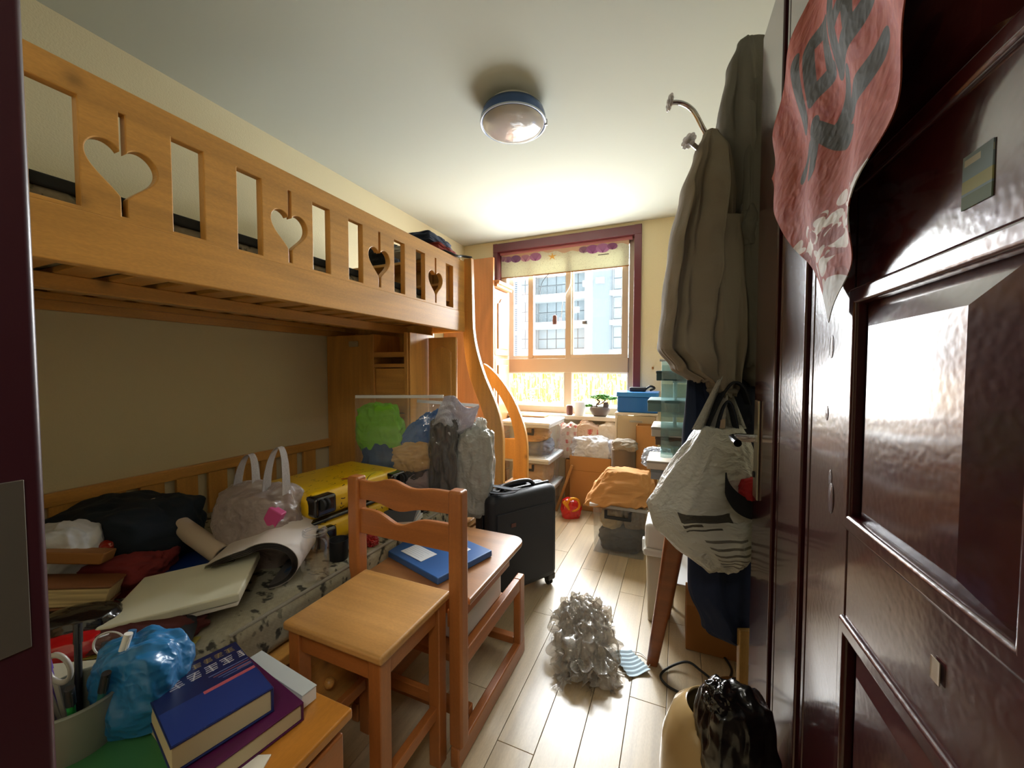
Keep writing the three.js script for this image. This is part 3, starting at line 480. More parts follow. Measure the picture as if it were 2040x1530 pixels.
// blue document folder on the chair seat
{
  const t = thing('document_folder', 'blue document folder with a white label on the chair seat', 'folder', [-0.865, 0.494, -1.265], [0, -0.30, 0]);
  const lab = paint(256, 256, (g, w, h) => { g.fillStyle = '#d8dee6'; g.fillRect(0, 0, w, h); g.fillStyle = '#a9b4c2'; for (let i = 0; i < 6; i++) g.fillRect(16, 30 + i * 36, 150 + rnd() * 70, 6); });
  const lab2 = paint(256, 128, (g, w, h) => { g.fillStyle = '#e4e6ea'; g.fillRect(0, 0, w, h); g.fillStyle = '#c24138'; for (let i = 0; i < 4; i++) g.fillRect(14 + i * 60, 10, 42, 34); g.fillStyle = '#5c6b84'; for (let i = 0; i < 4; i++) g.fillRect(18 + i * 60, 66, 36, 32); });
  mesh('cover', box(0.345, 0.024, 0.27, 0.004).translate(0, 0.012, 0), std({ color: 0x335f9e, roughness: 0.35 }), t);
  mesh('label', new THREE.BoxGeometry(0.13, 0.0012, 0.075).translate(-0.03, 0.0248, 0.065), std({ map: lab, roughness: 0.7 }), t);
  mesh('label', new THREE.BoxGeometry(0.12, 0.0012, 0.05).translate(0.045, 0.0248, -0.06), std({ map: lab2, roughness: 0.7 }), t);
  mesh('spine', box(0.012, 0.026, 0.27, 0.004).translate(-0.17, 0.012, 0), std({ color: 0x24487e, roughness: 0.4 }), t);
}
// ---------------------------------------------------------------- suitcases
function suitcase(t, W, H, D, shell, trim, o = {}) {
  const gs = o.guard || 1;
  // stands on its wheels: width along x, height along y, depth along z
  mesh('shell', box(W, H, D / 2 - 0.003, 0.04).translate(0, 0.05 + H / 2, D / 4 + 0.0015), shell, t); mesh('shell', box(W, H, D / 2 - 0.003, 0.04).translate(0, 0.05 + H / 2, -D / 4 - 0.0015), shell, t);
  mesh('zipper', box(W + 0.004, H + 0.004, 0.016, 0.04).translate(0, 0.05 + H / 2, 0), trim, t);
  for (const x of [-1, 1]) for (const z of [-1, 1]) {
    const c = mesh('wheel_housing', box(0.06 * gs, 0.045 * gs, 0.05 * gs, 0.014).translate(x * (W / 2 - 0.03 * gs - 0.008), 0.052 + 0.014 * (gs - 1), z * (D / 2 - 0.028 * gs - 0.004)), trim, t);
    const w = mesh('wheel', merge(cyl(0.021, 0.021, 0.008, 20).rotateZ(Math.PI / 2).translate(-0.009, 0, 0), cyl(0.021, 0.021, 0.008, 20).rotateZ(Math.PI / 2).translate(0.009, 0, 0), cyl(0.006, 0.006, 0.02, 8).rotateZ(Math.PI / 2)), M.rubber, c); w.position.set(x * (W / 2 - 0.04), 0.0215, z * (D / 2 - 0.035));
  }
  mesh('carry_handle', merge(tube([[-0.11, 0.05 + H, 0.01], [-0.08, 0.075 + H, 0.01], [0, 0.085 + H, 0.01], [0.08, 0.075 + H, 0.01], [0.11, 0.05 + H, 0.01]], 0.011, 24)), trim, t);
  mesh('trolley_handle', merge(box(0.20, 0.014, 0.03, 0.005).translate(0, 0.058 + H, -D / 4)), o.handle || M.steel, t);
}
{
  const t = thing('suitcase', 'black soft suitcase standing upright on its wheels on the floor', 'suitcase', [-0.806, 0, -1.948], [0, R(58.4), 0]);
  suitcase(t, 0.455, 0.53, 0.175, std({ color: 0x1c1f26, roughness: 0.62, bumpMap: weave, bumpScale: 0.0008 }), std({ color: 0x101116, roughness: 0.4 }), { handle: std({ color: 0x33363e, roughness: 0.25, metalness: 0.4 }) });
  mesh('front_pocket', box(0.38, 0.40, 0.012, 0.006).translate(0, 0.29, 0.089), std({ color: 0x1e2129, roughness: 0.65 }), t); mesh('badge', box(0.03, 0.02, 0.003, 0.001).translate(-0.09, 0.42, 0.097), std({ color: 0x5b3630, roughness: 0.4 }), t);
}
{
  const t = thing('suitcase', 'yellow printed suitcase lying flat on the lower berth', 'suitcase', [-1.12, 0.67, -1.165], [0, 0, 0]);
  t.rotation.set(0, -0.10, 0);
  const print = paint(1024, 1024, (g, w, h) => {
    g.fillStyle = '#d3a90c'; g.fillRect(0, 0, w, h); g.strokeStyle = 'rgba(60,40,6,0.9)';
    for (let i = 0; i < 170; i++) { const x = rnd() * w, y = rnd() * h; g.lineWidth = 4 + rnd() * 5; g.beginPath(); g.moveTo(x, y); g.quadraticCurveTo(x + rr(-30, 30), y + rr(-30, 30), x + rr(-50, 50), y + rr(-20, 20)); g.stroke(); }
    g.fillStyle = '#e8cb2e'; g.beginPath(); g.ellipse(600, 380, 150, 110, 0.4, 0, 7); g.fill(); g.fillStyle = '#9c3318'; for (const [x, y] of [[430, 300], [690, 560], [470, 590]]) { g.beginPath(); g.ellipse(x, y, 46, 22, 0.5, 0, 7); g.fill(); }
    g.lineWidth = 6; g.beginPath(); g.moveTo(330, 640); g.quadraticCurveTo(480, 420, 700, 350); g.stroke();
  });
  t.quaternion.premultiply(new THREE.Quaternion()).multiply(new THREE.Quaternion().setFromEuler(new THREE.Euler(-Math.PI / 2, 0, Math.PI / 2)));   // lying on its back, wheels towards the room
  t.position.set(-1.135, 0.666, -1.20);
  suitcase(t, 0.47, 0.36, 0.215, phy({ color: 0xffffff, map: scaled(print, 2, 2), roughness: 0.3, clearcoat: 0.4 }), M.blackGloss, { guard: 1.5 });
}
// ---------------------------------------------------------------- clear bags of clothes at the far end of the lower berth
function zipBag(name, label, pos, ry, w, h, d, mat, sd, tilt = 0) {
  const t = thing(name, label, 'bag', pos, [0, ry, tilt]);
  mesh('film', loft((q, s) => {
    const a = s * 2 * Math.PI, c = Math.cos(a), sn = Math.sin(a), e = 0.55, dd = d / 2 * Math.max(0.02, Math.min(1, Math.pow(Math.max(0, 1 - Math.pow(q, 2.6)), 0.8) * (0.35 + Math.min(q * 6, 0.65)))), ww = w / 2 * (0.93 + 0.07 * q);
    const k = 1 + 0.10 * fbm(c * 1.5 + sd, q * 4, sn * 1.5, 3);
    return [Math.sign(c) * Math.abs(c) ** e * ww * (0.97 + 0.03 * k), q * h, Math.sign(sn) * Math.abs(sn) ** (0.8) * dd * k];
  }, 40, 64), mat, t);
  mesh('zip_strip', box(w * 0.99, 0.016, 0.005, 0.002).translate(0, h - 0.012, 0), M.white, t);
  return t;
}
zipBag('clear_bag', 'large clear zip bag stuffed with folded clothes on the lower berth', [-1.355, 0.556, -1.645], 0.42, 0.47, 0.54, 0.25, M.film, 3);
zipBag('clear_bag', 'plain empty clear zip bag behind the large stuffed one', [-1.19, 0.556, -1.785], 0.42, 0.34, 0.50, 0.04, M.film, 9, -0.08);
const inBag = (name, col, w, h, d, off, rot, label, sd, o = {}) => solo(name, lump(w, h, d, { sd, amp: 0.2, freq: 2.4, flat: 0.8, ...o }), cloth(col), label, 'clothes', off, rot, 'garments in the clear zip bag');
inBag('folded_garment', 0x6fb028, 0.24, 0.25, 0.10, [-1.43, 0.80, -1.60], [0, 0.42, 0.12], 'bright green garment inside the large clear zip bag', 11);
inBag('folded_garment', 0x1f5a98, 0.27, 0.46, 0.11, [-1.37, 0.60, -1.645], [0, 0.42, -0.62], 'deep blue garment beside the green one in the clear bag', 12);
inBag('folded_garment', 0xc09a62, 0.24, 0.15, 0.12, [-1.26, 0.70, -1.66], [0, 0.42, 0.15], 'tan garment in the middle of the clear zip bag', 13);
inBag('folded_garment', 0x17181c, 0.30, 0.09, 0.11, [-1.30, 0.60, -1.635], [0, 0.42, 0.55], 'black garment lying slanted across the clear zip bag', 14);
inBag('folded_garment', 0x8d7a78, 0.30, 0.14, 0.13, [-1.26, 0.562, -1.66], [0, 0.42, 0], 'dusty mauve garment at the bottom of the clear bag', 15);
inBag('folded_garment', 0x1d4266, 0.22, 0.30, 0.12, [-1.43, 0.562, -1.60], [0, 0.42, 0], 'navy garment filling the lower corner of the clear bag', 16);
{
  const t = thing('stuffed_bag', 'dark clothes bundled in a thin clear bag beside the ladder', 'bag', [-1.11, 0.556, -1.70], [0, 0.4, 0]);
  mesh('clothes', lump(0.15, 0.42, 0.15, { sd: 21, amp: 0.28, freq: 2.2, flat: 0.85 }), cloth(0x34322f), t); mesh('film', lump(0.165, 0.43, 0.165, { sd: 21, amp: 0.28, freq: 2.2, flat: 0.85 }), M.film, t);
  const g = thing('stuffed_bag', 'light grey crinkled plastic bag bulging against the ladder', 'bag', [-0.995, 0.46, -1.78], [0, 0.4, -0.06]);
  mesh('sack', lump(0.21, 0.48, 0.17, { sd: 25, amp: 0.13, freq: 2.6, flat: 0.9, ridge: 0.5 }), poly(0xa9aca6, { roughness: 0.3, clearcoat: 0.5 }), g); mesh('knot', lump(0.06, 0.06, 0.05, { sd: 2, amp: 0.4 }).translate(0.02, 0.455, 0), poly(0xdadad4), g);
  solo('plastic_wrap', sheet((u, v) => [(u - 0.5) * 0.19, v * 0.17 + 0.02 * Math.sin(u * 7), 0.03 * Math.sin(u * 5 + v * 4) + 0.02 * N3(u * 4, v * 4, 3)], 20, 20, 0.002), poly(0xd9d8de, { transmission: 0.5 }), 'folded white translucent wrap on top of the dark bundle', 'plastic wrap', [-1.07, 0.90, -1.69], [-0.2, 0.5, -0.25]);
}
// black pouch and notebooks on the berth behind the chair
solo('black_pouch', lump(0.20, 0.075, 0.13, { sd: 31, amp: 0.12, flat: 0.5 }), M.blackGloss, 'shiny black pouch on the berth edge behind the chair', 'pouch', [-1.17, 0.556, -1.50]);
for (let i = 0; i < 3; i++) { const t = thing('notebook', ['thin white notebook at the bottom of the stack by the suitcase', 'grey-edged notebook in the middle of the stack by the suitcase', 'dark grey notebook on top of the stack by the suitcase'][i], 'notebook', [-1.10, 0.556 + i * 0.017, -1.33], [0, 0.3 + i * 0.12, 0], 'notebooks stacked by the suitcase'); mesh('cover', merge(box(0.14, 0.002, 0.2, 0.0008).translate(0, 0.001, 0), box(0.14, 0.002, 0.2, 0.0008).translate(0, 0.015, 0)), std({ color: [0xd6d8da, 0x9da3a8, 0x3c4148][i], roughness: 0.5 }), t); mesh('pages', box(0.136, 0.012, 0.196, 0.001).translate(0, 0.008, 0), M.paper, t); }
for (let i = 0; i < 2; i++) solo('strap', sheet((u, v) => [-1.13 + u * 0.30, 0.47 + 0.06 * u + 0.012 * Math.sin(u * 5 + i) - (1 - u) * 0.0, -1.86 + 0.05 * i + (v - 0.5) * 0.035 + 0.05 * u], 24, 2, 0.004).translate(0.10, 0.10 - i * 0.006, 0.0), cloth(i ? 0x1a1c22 : 0x54585f), ['grey webbing strap trailing off the berth edge by the black suitcase', 'black webbing strap trailing off the berth edge by the black suitcase'][i], 'strap');
// ---------------------------------------------------------------- things on the upper berth
{
  solo('folded_clothes', merge(lump(0.22, 0.055, 0.30, { sd: 41, amp: 0.14, sq: 0.6 })), cloth(0x2c3448, { bumpMap: crease, bumpScale: 0.004 }), 'dark blue patterned clothes folded on the upper bed shelf', 'clothes', [-1.36, 1.93, -1.90], [0.0, 0.1, 0.06]);
  solo('folded_clothes', merge(lump(0.20, 0.035, 0.24, { sd: 42, amp: 0.14, sq: 0.6 })), cloth(0x8c3328), 'red striped garment folded under the dark blue clothes', 'clothes', [-1.32, 1.90, -1.92], [0, 0.1, 0]);
  solo('folded_clothes', merge(lump(0.26, 0.045, 0.34, { sd: 43, amp: 0.2, sq: 0.5 })), cloth(0xc9c9c4), 'white cloth spread at the bottom of the folded clothes pile', 'clothes', [-1.36, 1.863, -1.88], [0, 0, 0]);
  solo('strap', tube([[-1.24, 1.905, -1.86], [-1.2, 1.89, -1.9], [-1.18, 1.884, -1.96], [-1.20, 1.906, -2.03], [-1.17, 1.912, -2.1]], 0.007, 24), M.black, 'black strap lying over the top of the guard rail end', 'strap');
  solo('black_bag', lump(0.22, 0.16, 0.18, { sd: 44, amp: 0.15, flat: 0.7 }), cloth(0x17191c), 'black bag on the shelf behind the upper guard rail', 'bag', [-1.72, 1.863, -1.95]);
}
solo('plastic_clip', merge(box(0.07, 0.035, 0.012, 0.004), box(0.025, 0.02, 0.008, 0.003).translate(0.012, 0, 0.008)), M.pages, 'small cream plastic clip on the dark panel under the bunk', 'clip', [-1.84, 1.385, -1.812]);
// ---------------------------------------------------------------- clutter on the near half of the lower berth
{
  const t = thing('white_box', 'flat white cardboard box tilted on the clutter of the berth', 'box', [-1.255, 0.612, -0.622], [0.06, 0.78, 0.05]);
  mesh('lid', box(0.295, 0.024, 0.236, 0.005), std({ color: 0xe0e4d8, roughness: 0.7, map: dataTex(256, 256, (u, v) => { const d = Math.hypot(u - 0.62, (v - 0.5) * 1.3), n = fbm(u * 14, v * 14, 5, 3), k = d < 0.1 && n > 0.25 ? 0.72 : 0.95; return [k, k * 0.98, k * 0.93]; }) }), t);
  mesh('cutout', box(0.075, 0.003, 0.016, 0.001).translate(0.05, 0.0145, -0.085), std({ color: 0x6c6a52, roughness: 0.9 }), t);
  mesh('tray', box(0.28, 0.012, 0.225, 0.004).translate(0, -0.020, 0), M.paper, t);
  solo('blue_folder', box(0.22, 0.014, 0.20, 0.003), std({ color: 0x163a86, roughness: 0.4 }), 'plain dark blue folder pushed under the white box', 'folder', [-1.48, 0.576, -0.78], [0.0, 0.95, 0.06]);
  solo('rolled_paper', merge(loft((q, s) => { const a = s * 6.283 * 1; return [Math.cos(a) * 0.034 * (1 - 0.1 * q), q * 0.40, Math.sin(a) * 0.03]; }, 8, 36, false), loft((q, s) => { const a = -s * 6.283; return [Math.cos(a) * 0.030 * (1 - 0.1 * q), q * 0.40, Math.sin(a) * 0.026]; }, 8, 36, false)), std({ color: 0xc3b3a0, roughness: 0.7, side: THREE.DoubleSide }), 'cream paper roll leaning across the berth by the back rail', 'paper roll', [-1.37, 0.615, -0.775], [0.12, 0.0, 1.27]);
  solo('tissue', lump(0.20, 0.14, 0.15, { sd: 51, amp: 0.2, freq: 1.8, ridge: 0.5 }), std({ color: 0xcfd3d8, roughness: 0.8, bumpMap: crease, bumpScale: 0.006 }), 'crumpled white tissue bundle beside the door frame', 'tissue', [-1.70, 0.62, -0.525]);
  solo('navy_cloth', lump(0.46, 0.22, 0.34, { sd: 52, amp: 0.2, freq: 1.8, flat: 0.4 }), cloth(0x14202c), 'large navy blue cloth bundle against the back rail', 'clothes', [-1.78, 0.556, -0.70], [0, 0.3, 0]);
  solo('red_cloth', lump(0.24, 0.10, 0.20, { sd: 53, amp: 0.22, flat: 0.4 }), cloth(0x7c2b2c), 'dull red folded cloth between the navy bundle and white box', 'clothes', [-1.60, 0.556, -0.62], [0, 0.4, 0]);
  solo('red_ornament', merge(lump(0.05, 0.045, 0.05, { sd: 54, amp: 0.05, flat: 0.9 })), phy({ color: 0xa4260f, roughness: 0.2, clearcoat: 1 }), 'small shiny red ball ornament on the navy cloth', 'ornament', [-1.62, 0.655, -0.585]);
  // stacked thin boards with a brown cover
  const b = thing('paperback_book', 'thick cream paged book with a brown cover beside the tissue', 'book', [-1.50, 0.64, -0.45], [-0.38, 0.95, 0.06]);
  mesh('pages', box(0.22, 0.042, 0.15, 0.003), std({ color: 0xd8c08c, roughness: 0.9, map: dataTex(64, 256, (u, v) => { const k = 0.86 + 0.12 * Math.sin(v * 900 + N3(u * 3, v * 60, 1) * 3); return [k, k, k]; }) }), b); mesh('cover', box(0.225, 0.006, 0.155, 0.002).translate(0, 0.025, 0), std({ color: 0x7b4c28, roughness: 0.6 }), b); mesh('cover', box(0.225, 0.006, 0.155, 0.002).translate(0, -0.025, 0), std({ color: 0x7b4c28, roughness: 0.6 }), b);
  solo('brown_box', box(0.14, 0.03, 0.10, 0.004), M.kraftDark, 'small brown flat box on top of the cream paged book', 'box', [-1.58, 0.695, -0.51], [-0.38, 0.9, 0.05]);
  const g = thing('helmet_toy', 'glossy black and red toy on the berth under the book', 'toy', [-1.36, 0.556, -0.425], [0, 0.9, 0]);
  mesh('shell', lump(0.20, 0.085, 0.13, { sd: 55, amp: 0.06, flat: 0.45, sq: 0.2 }), M.blackGloss, g); mesh('stripe', lump(0.19, 0.055, 0.08, { sd: 56, amp: 0.04, flat: 0.45, sq: 0.2 }).translate(0.0, 0.0, 0.065), phy({ color: 0xb80f18, roughness: 0.25, clearcoat: 0.8 }), g);
  solo('maroon_cloth', lump(0.34, 0.05, 0.16, { sd: 57, amp: 0.2, flat: 0.4 }), cloth(0x4c1d1d), 'dark maroon cloth lying flat in front of the white box', 'clothes', [-1.27, 0.556, -0.49], [0, 0.55, 0]);
  solo('yellow_ruler', box(0.26, 0.004, 0.03, 0.001), std({ color: 0x8d8238, roughness: 0.5 }), 'dull yellow ruler under the edge of the maroon cloth', 'ruler', [-1.18, 0.563, -0.47], [0, 0.62, 0]);
  solo('black_umbrella', merge(lathe([[0, -0.16], [0.012, -0.155], [0.020, -0.05], [0.019, 0.1], [0.014, 0.14], [0.008, 0.145], [0.008, 0.2], [0, 0.2]], 18)), cloth(0x20242b), 'slim folded dark umbrella lying on the mattress edge', 'umbrella', [-1.10, 0.576, -0.53], [Math.PI / 2, 0, -0.95]);
  // eyeglasses
  const e = thing('eyeglasses', 'clear rimmed eyeglasses lying on the berth by the blue bag', 'eyeglasses', [-1.16, 0.575, -0.435], [-0.5, 0.55, 0]);
  for (const x of [-0.034, 0.034]) { mesh('rim', new THREE.TorusGeometry(0.027, 0.0022, 8, 36).scale(1.15, 0.85, 1).translate(x, 0.02, 0), M.aluLight, e); mesh('lens', new THREE.CircleGeometry(0.0265, 28).scale(1.15, 0.85, 1).translate(x, 0.02, 0), M.glass, e); mesh('temple', tube([[x * 1.9, 0.026, 0], [x * 1.95, 0.026, -0.05], [x * 1.85, 0.02, -0.11], [x * 1.8, 0.005, -0.13]], 0.002, 20), M.aluLight, e); }
  mesh('bridge', tube([[-0.005, 0.024, 0], [0, 0.028, 0.003], [0.005, 0.024, 0]], 0.002, 10), M.aluLight, e);
  // rolled magazine
  const cov = paint(512, 256, (c, w, h) => { c.fillStyle = '#55504e'; c.fillRect(0, 0, w, h); for (let i = 0; i < 60; i++) { c.fillStyle = ['#30406a', '#7c7672', '#2c2a2c', '#8a8480', '#1d3a5a'][i % 5]; c.fillRect(rnd() * w, rnd() * h, 20 + rnd() * 90, 6 + rnd() * 26); } });
  const mg = thing('magazine', 'magazine curled over on itself, white back cover up, beside the glass jar', 'magazine', [-1.22, 0.557, -0.87], [0, 0.62, 0]);
  const curl = (r, th, y) => sheet((u, v) => { const a = -1.5 + u * 4.4; return [Math.cos(a) * r * 1.25 - (u > 0.85 ? (u - 0.85) * 0.5 : 0), y + r + Math.sin(a) * r, (v - 0.5) * 0.25]; }, 40, 12, th);
  mesh('cover', curl(0.072, 0.0015, 0.0), std({ color: 0xc9bfb6, roughness: 0.5, side: THREE.DoubleSide }), mg); for (let i = 0; i < 4; i++) mesh('leaf', curl(0.069 - i * 0.0035, 0.001, 0.003 + i * 0.002), std({ map: cov, roughness: 0.45, side: THREE.DoubleSide }), mg);
  // handled white bag with something pink inside
  const w = thing('plastic_bag', 'thin whitish carrier bag with pink contents and raised handles', 'bag', [-1.36, 0.556, -0.90], [0, 0.35, 0]);
  mesh('sack', lump(0.29, 0.27, 0.20, { sd: 61, amp: 0.16, freq: 2.0, flat: 0.6, ridge: 0.4 }), poly(0xb9a9a4, { transmission: 0.45 }), w); mesh('contents', lump(0.20, 0.18, 0.13, { sd: 62, amp: 0.2 }).translate(0, 0.008, 0), cloth(0x8d7f86), w); mesh('carton', box(0.05, 0.12, 0.03, 0.004).rotateZ(-0.5).translate(0.085, 0.15, 0.075), std({ color: 0xb9417a, roughness: 0.5 }), w);
  for (const [x, k] of [[-0.045, 0], [0.075, 1]]) mesh('handle', sheet((u, v) => { const a = Math.PI * u, wd = 0.026 + 0.02 * Math.abs(u - 0.5) * 2; return [x + Math.cos(a) * 0.036, 0.22 + Math.sin(a) * (0.15 + 0.01 * k) + 0.02 * k, (v - 0.5) * wd + 0.01 * Math.cos(a * 2) + k * 0.015]; }, 24, 4, 0.0016), poly(0xcfc5be, { transmission: 0.3 }), w);
  // glass jar
  const j = thing('glass_jar', 'empty clear glass jar standing on the mattress by the magazine', 'jar', [-1.065, 0.556, -0.875]);
  mesh('body', lathe([[0, 0.004], [0.038, 0.004], [0.042, 0.01], [0.042, 0.125], [0.034, 0.142], [0.034, 0.16], [0.031, 0.16], [0.031, 0.142], [0.039, 0.123], [0.039, 0.012], [0.036, 0.008], [0, 0.008]], 40), phy({ color: 0xffffff, roughness: 0.02, transmission: 1, thickness: 0 }), j); mesh('thread_ring', merge(new THREE.TorusGeometry(0.0355, 0.002, 8, 36).rotateX(Math.PI / 2).translate(0, 0.155, 0), new THREE.TorusGeometry(0.0355, 0.0018, 8, 36).rotateX(Math.PI / 2).translate(0, 0.147, 0)), M.clear, j);
  const cu = solo('steel_cup', lathe([[0, 0], [0.03, 0], [0.034, 0.07], [0.031, 0.07], [0.028, 0.004], [0, 0.004]], 28), M.black, 'small black cup standing behind the glass jar', 'cup', [-1.10, 0.556, -1.0]);
  solo('wrapper', lump(0.05, 0.035, 0.04, { sd: 64, amp: 0.4, ridge: 0.9 }), phy({ color: 0xb3202a, roughness: 0.25, clearcoat: 0.7 }), 'crumpled red foil wrapper on the mattress behind the chair', 'wrapper', [-1.075, 0.556, -1.13]);
  solo('paper_slip', sheet((u, v) => [(u - 0.5) * 0.09, 0.006 + 0.01 * Math.sin(u * 4), (v - 0.5) * 0.06], 10, 6, 0.001), M.paper, 'curled white paper slip next to the red foil wrapper', 'paper', [-1.12, 0.556, -1.07], [0, 0.6, 0]);
}
// ---------------------------------------------------------------- the books, cup and blue bag on the chest
{
  const book = (name, label, pos, ry, w, d, th, col, art) => {
    const t = thing(name, label, 'book', pos, [0, ry, 0]);
    mesh('cover', merge(box(w, 0.003, d, 0.001).translate(0, th - 0.0015, 0), box(w, 0.003, d, 0.001).translate(0, 0.0015, 0), box(w, th, 0.004, 0.0015).translate(0, th / 2, -d / 2 + 0.002)), std({ color: col, roughness: 0.35 }), t);
    mesh('pages', box(w - 0.006, th - 0.006, d - 0.006, 0.001, 0, 0, th / 2, 0.001), M.pages, t);
    if (art) mesh('cover_print', new THREE.BoxGeometry(w - 0.004, 0.0006, d - 0.004).translate(0, th + 0.0003, 0), std({ map: art, roughness: 0.35 }), t);
    return t;
  };
  const strokes = (g, x, y, s, n, col) => { g.strokeStyle = col; g.lineWidth = s * 0.11; for (let i = 0; i < n; i++) { const a = x + i * s * 1.12; for (let k = 0; k < 4; k++) { g.beginPath(); g.moveTo(a + rnd() * s * 0.2, y + k * s * 0.26); g.lineTo(a + s * (0.75 + rnd() * 0.2), y + k * s * 0.26 + rr(-4, 4)); g.stroke(); } g.beginPath(); g.moveTo(a + s * (0.3 + rnd() * 0.4), y - s * 0.08); g.lineTo(a + s * (0.2 + rnd() * 0.5), y + s * 0.9); g.stroke(); } };
  const art = paint(1024, 768, (g, H2, W2) => {
    const w = W2, h = H2; g.translate(0, W2); g.rotate(-Math.PI / 2);      // the title runs along the long side
    g.fillStyle = '#161f4d'; g.fillRect(0, 0, w, h); g.fillStyle = '#1c2f6e'; g.fillRect(0, h * 0.55, w, h * 0.45);
    strokes(g, 150, 70, 88, 6, '#8d7a4e'); g.fillStyle = '#b5773c'; g.beginPath(); g.ellipse(900, 100, 52, 34, 0, 0, 7); g.fill(); strokes(g, 130, 205, 128, 6, '#a8a5ab');
    for (let i = 0; i < 4; i++) { g.fillStyle = ['#5c6690', '#7a4a56', '#56608a', '#4c5580'][i]; g.fillRect(420 + i * 30, 380 + i * 38, 420 - i * 50, 14); }
    g.fillStyle = '#a5505a'; g.fillRect(330, 560, 560, 46);
    g.fillStyle = '#7a4550'; g.fillRect(640, 470, 250, 22);
  });
  book('textbook', 'thick dark blue textbook with pale title lines on the chest', [-0.80, 0.590, -0.421], -0.25, 0.20, 0.148, 0.046, 0x18245a, art);
  book('textbook', 'purple covered thick book under the dark blue textbook', [-0.779, 0.552, -0.437], -0.16, 0.225, 0.175, 0.036, 0x4b1240, null);
  const nb = thing('writing_pad', 'white writing pad sticking out behind the purple book', 'notepad', [-0.775, 0.552, -0.545], [0, -0.10, 0]);
  mesh('pages', box(0.20, 0.026, 0.03, 0.001).translate(0, 0.013, 0), M.white, nb); mesh('cover', box(0.202, 0.003, 0.032, 0.001).translate(0, 0.0275, 0), std({ color: 0xb9c0c2, roughness: 0.5 }), nb);
  solo('note_paper', box(0.16, 0.003, 0.09, 0.001), M.paper, 'loose white note paper on the chest under the purple book', 'paper', [-0.70, 0.5515, -0.36], [0, 0.45, 0]);
  book('exercise_book', 'thin green and yellow exercise book under the books', [-0.845, 0.551, -0.325], -0.2, 0.16, 0.14, 0.016, 0x3f7a4a, null);
  solo('plastic_bag', lump(0.15, 0.15, 0.12, { sd: 71, amp: 0.18, freq: 1.9, flat: 0.6, ridge: 0.35 }), poly(0x2f86c4, { transmission: 0.35, roughness: 0.3 }), 'crumpled sky blue plastic bag between the pen cup and books', 'bag', [-0.925, 0.569, -0.385], [0, 0.4, 0.1]);
  const c = thing('pen_cup', 'large grey plastic cup crowded with pens beside the blue bag', 'pen holder', [-0.975, 0.551, -0.305]);
  mesh('cup', lathe([[0, 0.003], [0.052, 0.003], [0.055, 0.008], [0.068, 0.105], [0.070, 0.105], [0.066, 0.108], [0.062, 0.104], [0.051, 0.012], [0, 0.01]], 40), phy({ color: 0x8f958c, roughness: 0.35, transmission: 0.2, thickness: 0 }), c);
  const pens = [[0x2f9a48, 'green'], [0x8a7f94, 'mauve'], [0x27324e, 'navy'], [0xc4bfae, 'cream'], [0x5a3f8a, 'violet'], [0x181a1e, 'black'], [0xa85a34, 'rust orange'], [0x35658f, 'mid blue'], [0xd8d5d0, 'white'], [0x2c6a66, 'teal']];
  pens.forEach(([col, nm], i) => {
    const a = i / pens.length * 6.283 + 0.4, r = 0.030 + 0.012 * (i % 2), p = thing('pen', `${nm} pen standing in the grey plastic cup`, 'pen', [-0.975 + Math.cos(a) * r * 0.8, 0.566, -0.305 + Math.sin(a) * r * 0.8], [Math.sin(a) * 0.28, 0, -Math.cos(a) * 0.28], 'pens in the grey plastic cup');
    const l = 0.13 + 0.02 * ((i * 7) % 3); mesh('barrel', cyl(0.0055, 0.0055, l, 12, l / 2), std({ color: col, roughness: 0.35 }), p); mesh('cap', merge(cyl(0.0065, 0.0068, 0.035, 12, l - 0.005), box(0.003, 0.03, 0.002, 0.001).translate(0.0075, l - 0.008, 0)), std({ color: i % 3 ? col : 0x2a2c30, roughness: 0.3 }), p);
  });
  solo('scissors', merge(new THREE.TorusGeometry(0.022, 0.004, 8, 28).scale(0.8, 1.2, 1).translate(-0.02, 0.15, 0), new THREE.TorusGeometry(0.022, 0.004, 8, 28).scale(0.8, 1.2, 1).translate(0.02, 0.15, 0), box(0.008, 0.14, 0.003, 0.001).rotateZ(0.06).translate(-0.004, 0.06, 0), box(0.008, 0.14, 0.003, 0.001).rotateZ(-0.06).translate(0.004, 0.06, 0)), std({ color: 0x9b948c, roughness: 0.35 }), 'grey scissors standing handles up among the pens', 'scissors', [-0.972, 0.566, -0.298], [0.1, 0.5, 0.1]);
  solo('tissue_box', box(0.22, 0.06, 0.09, 0.006), std({ color: 0xb9b7a8, roughness: 0.7 }), 'long pale grey carton behind the pen cup', 'box', [-1.12, 0.587, -0.335], [0, 0.55, 0]);
}
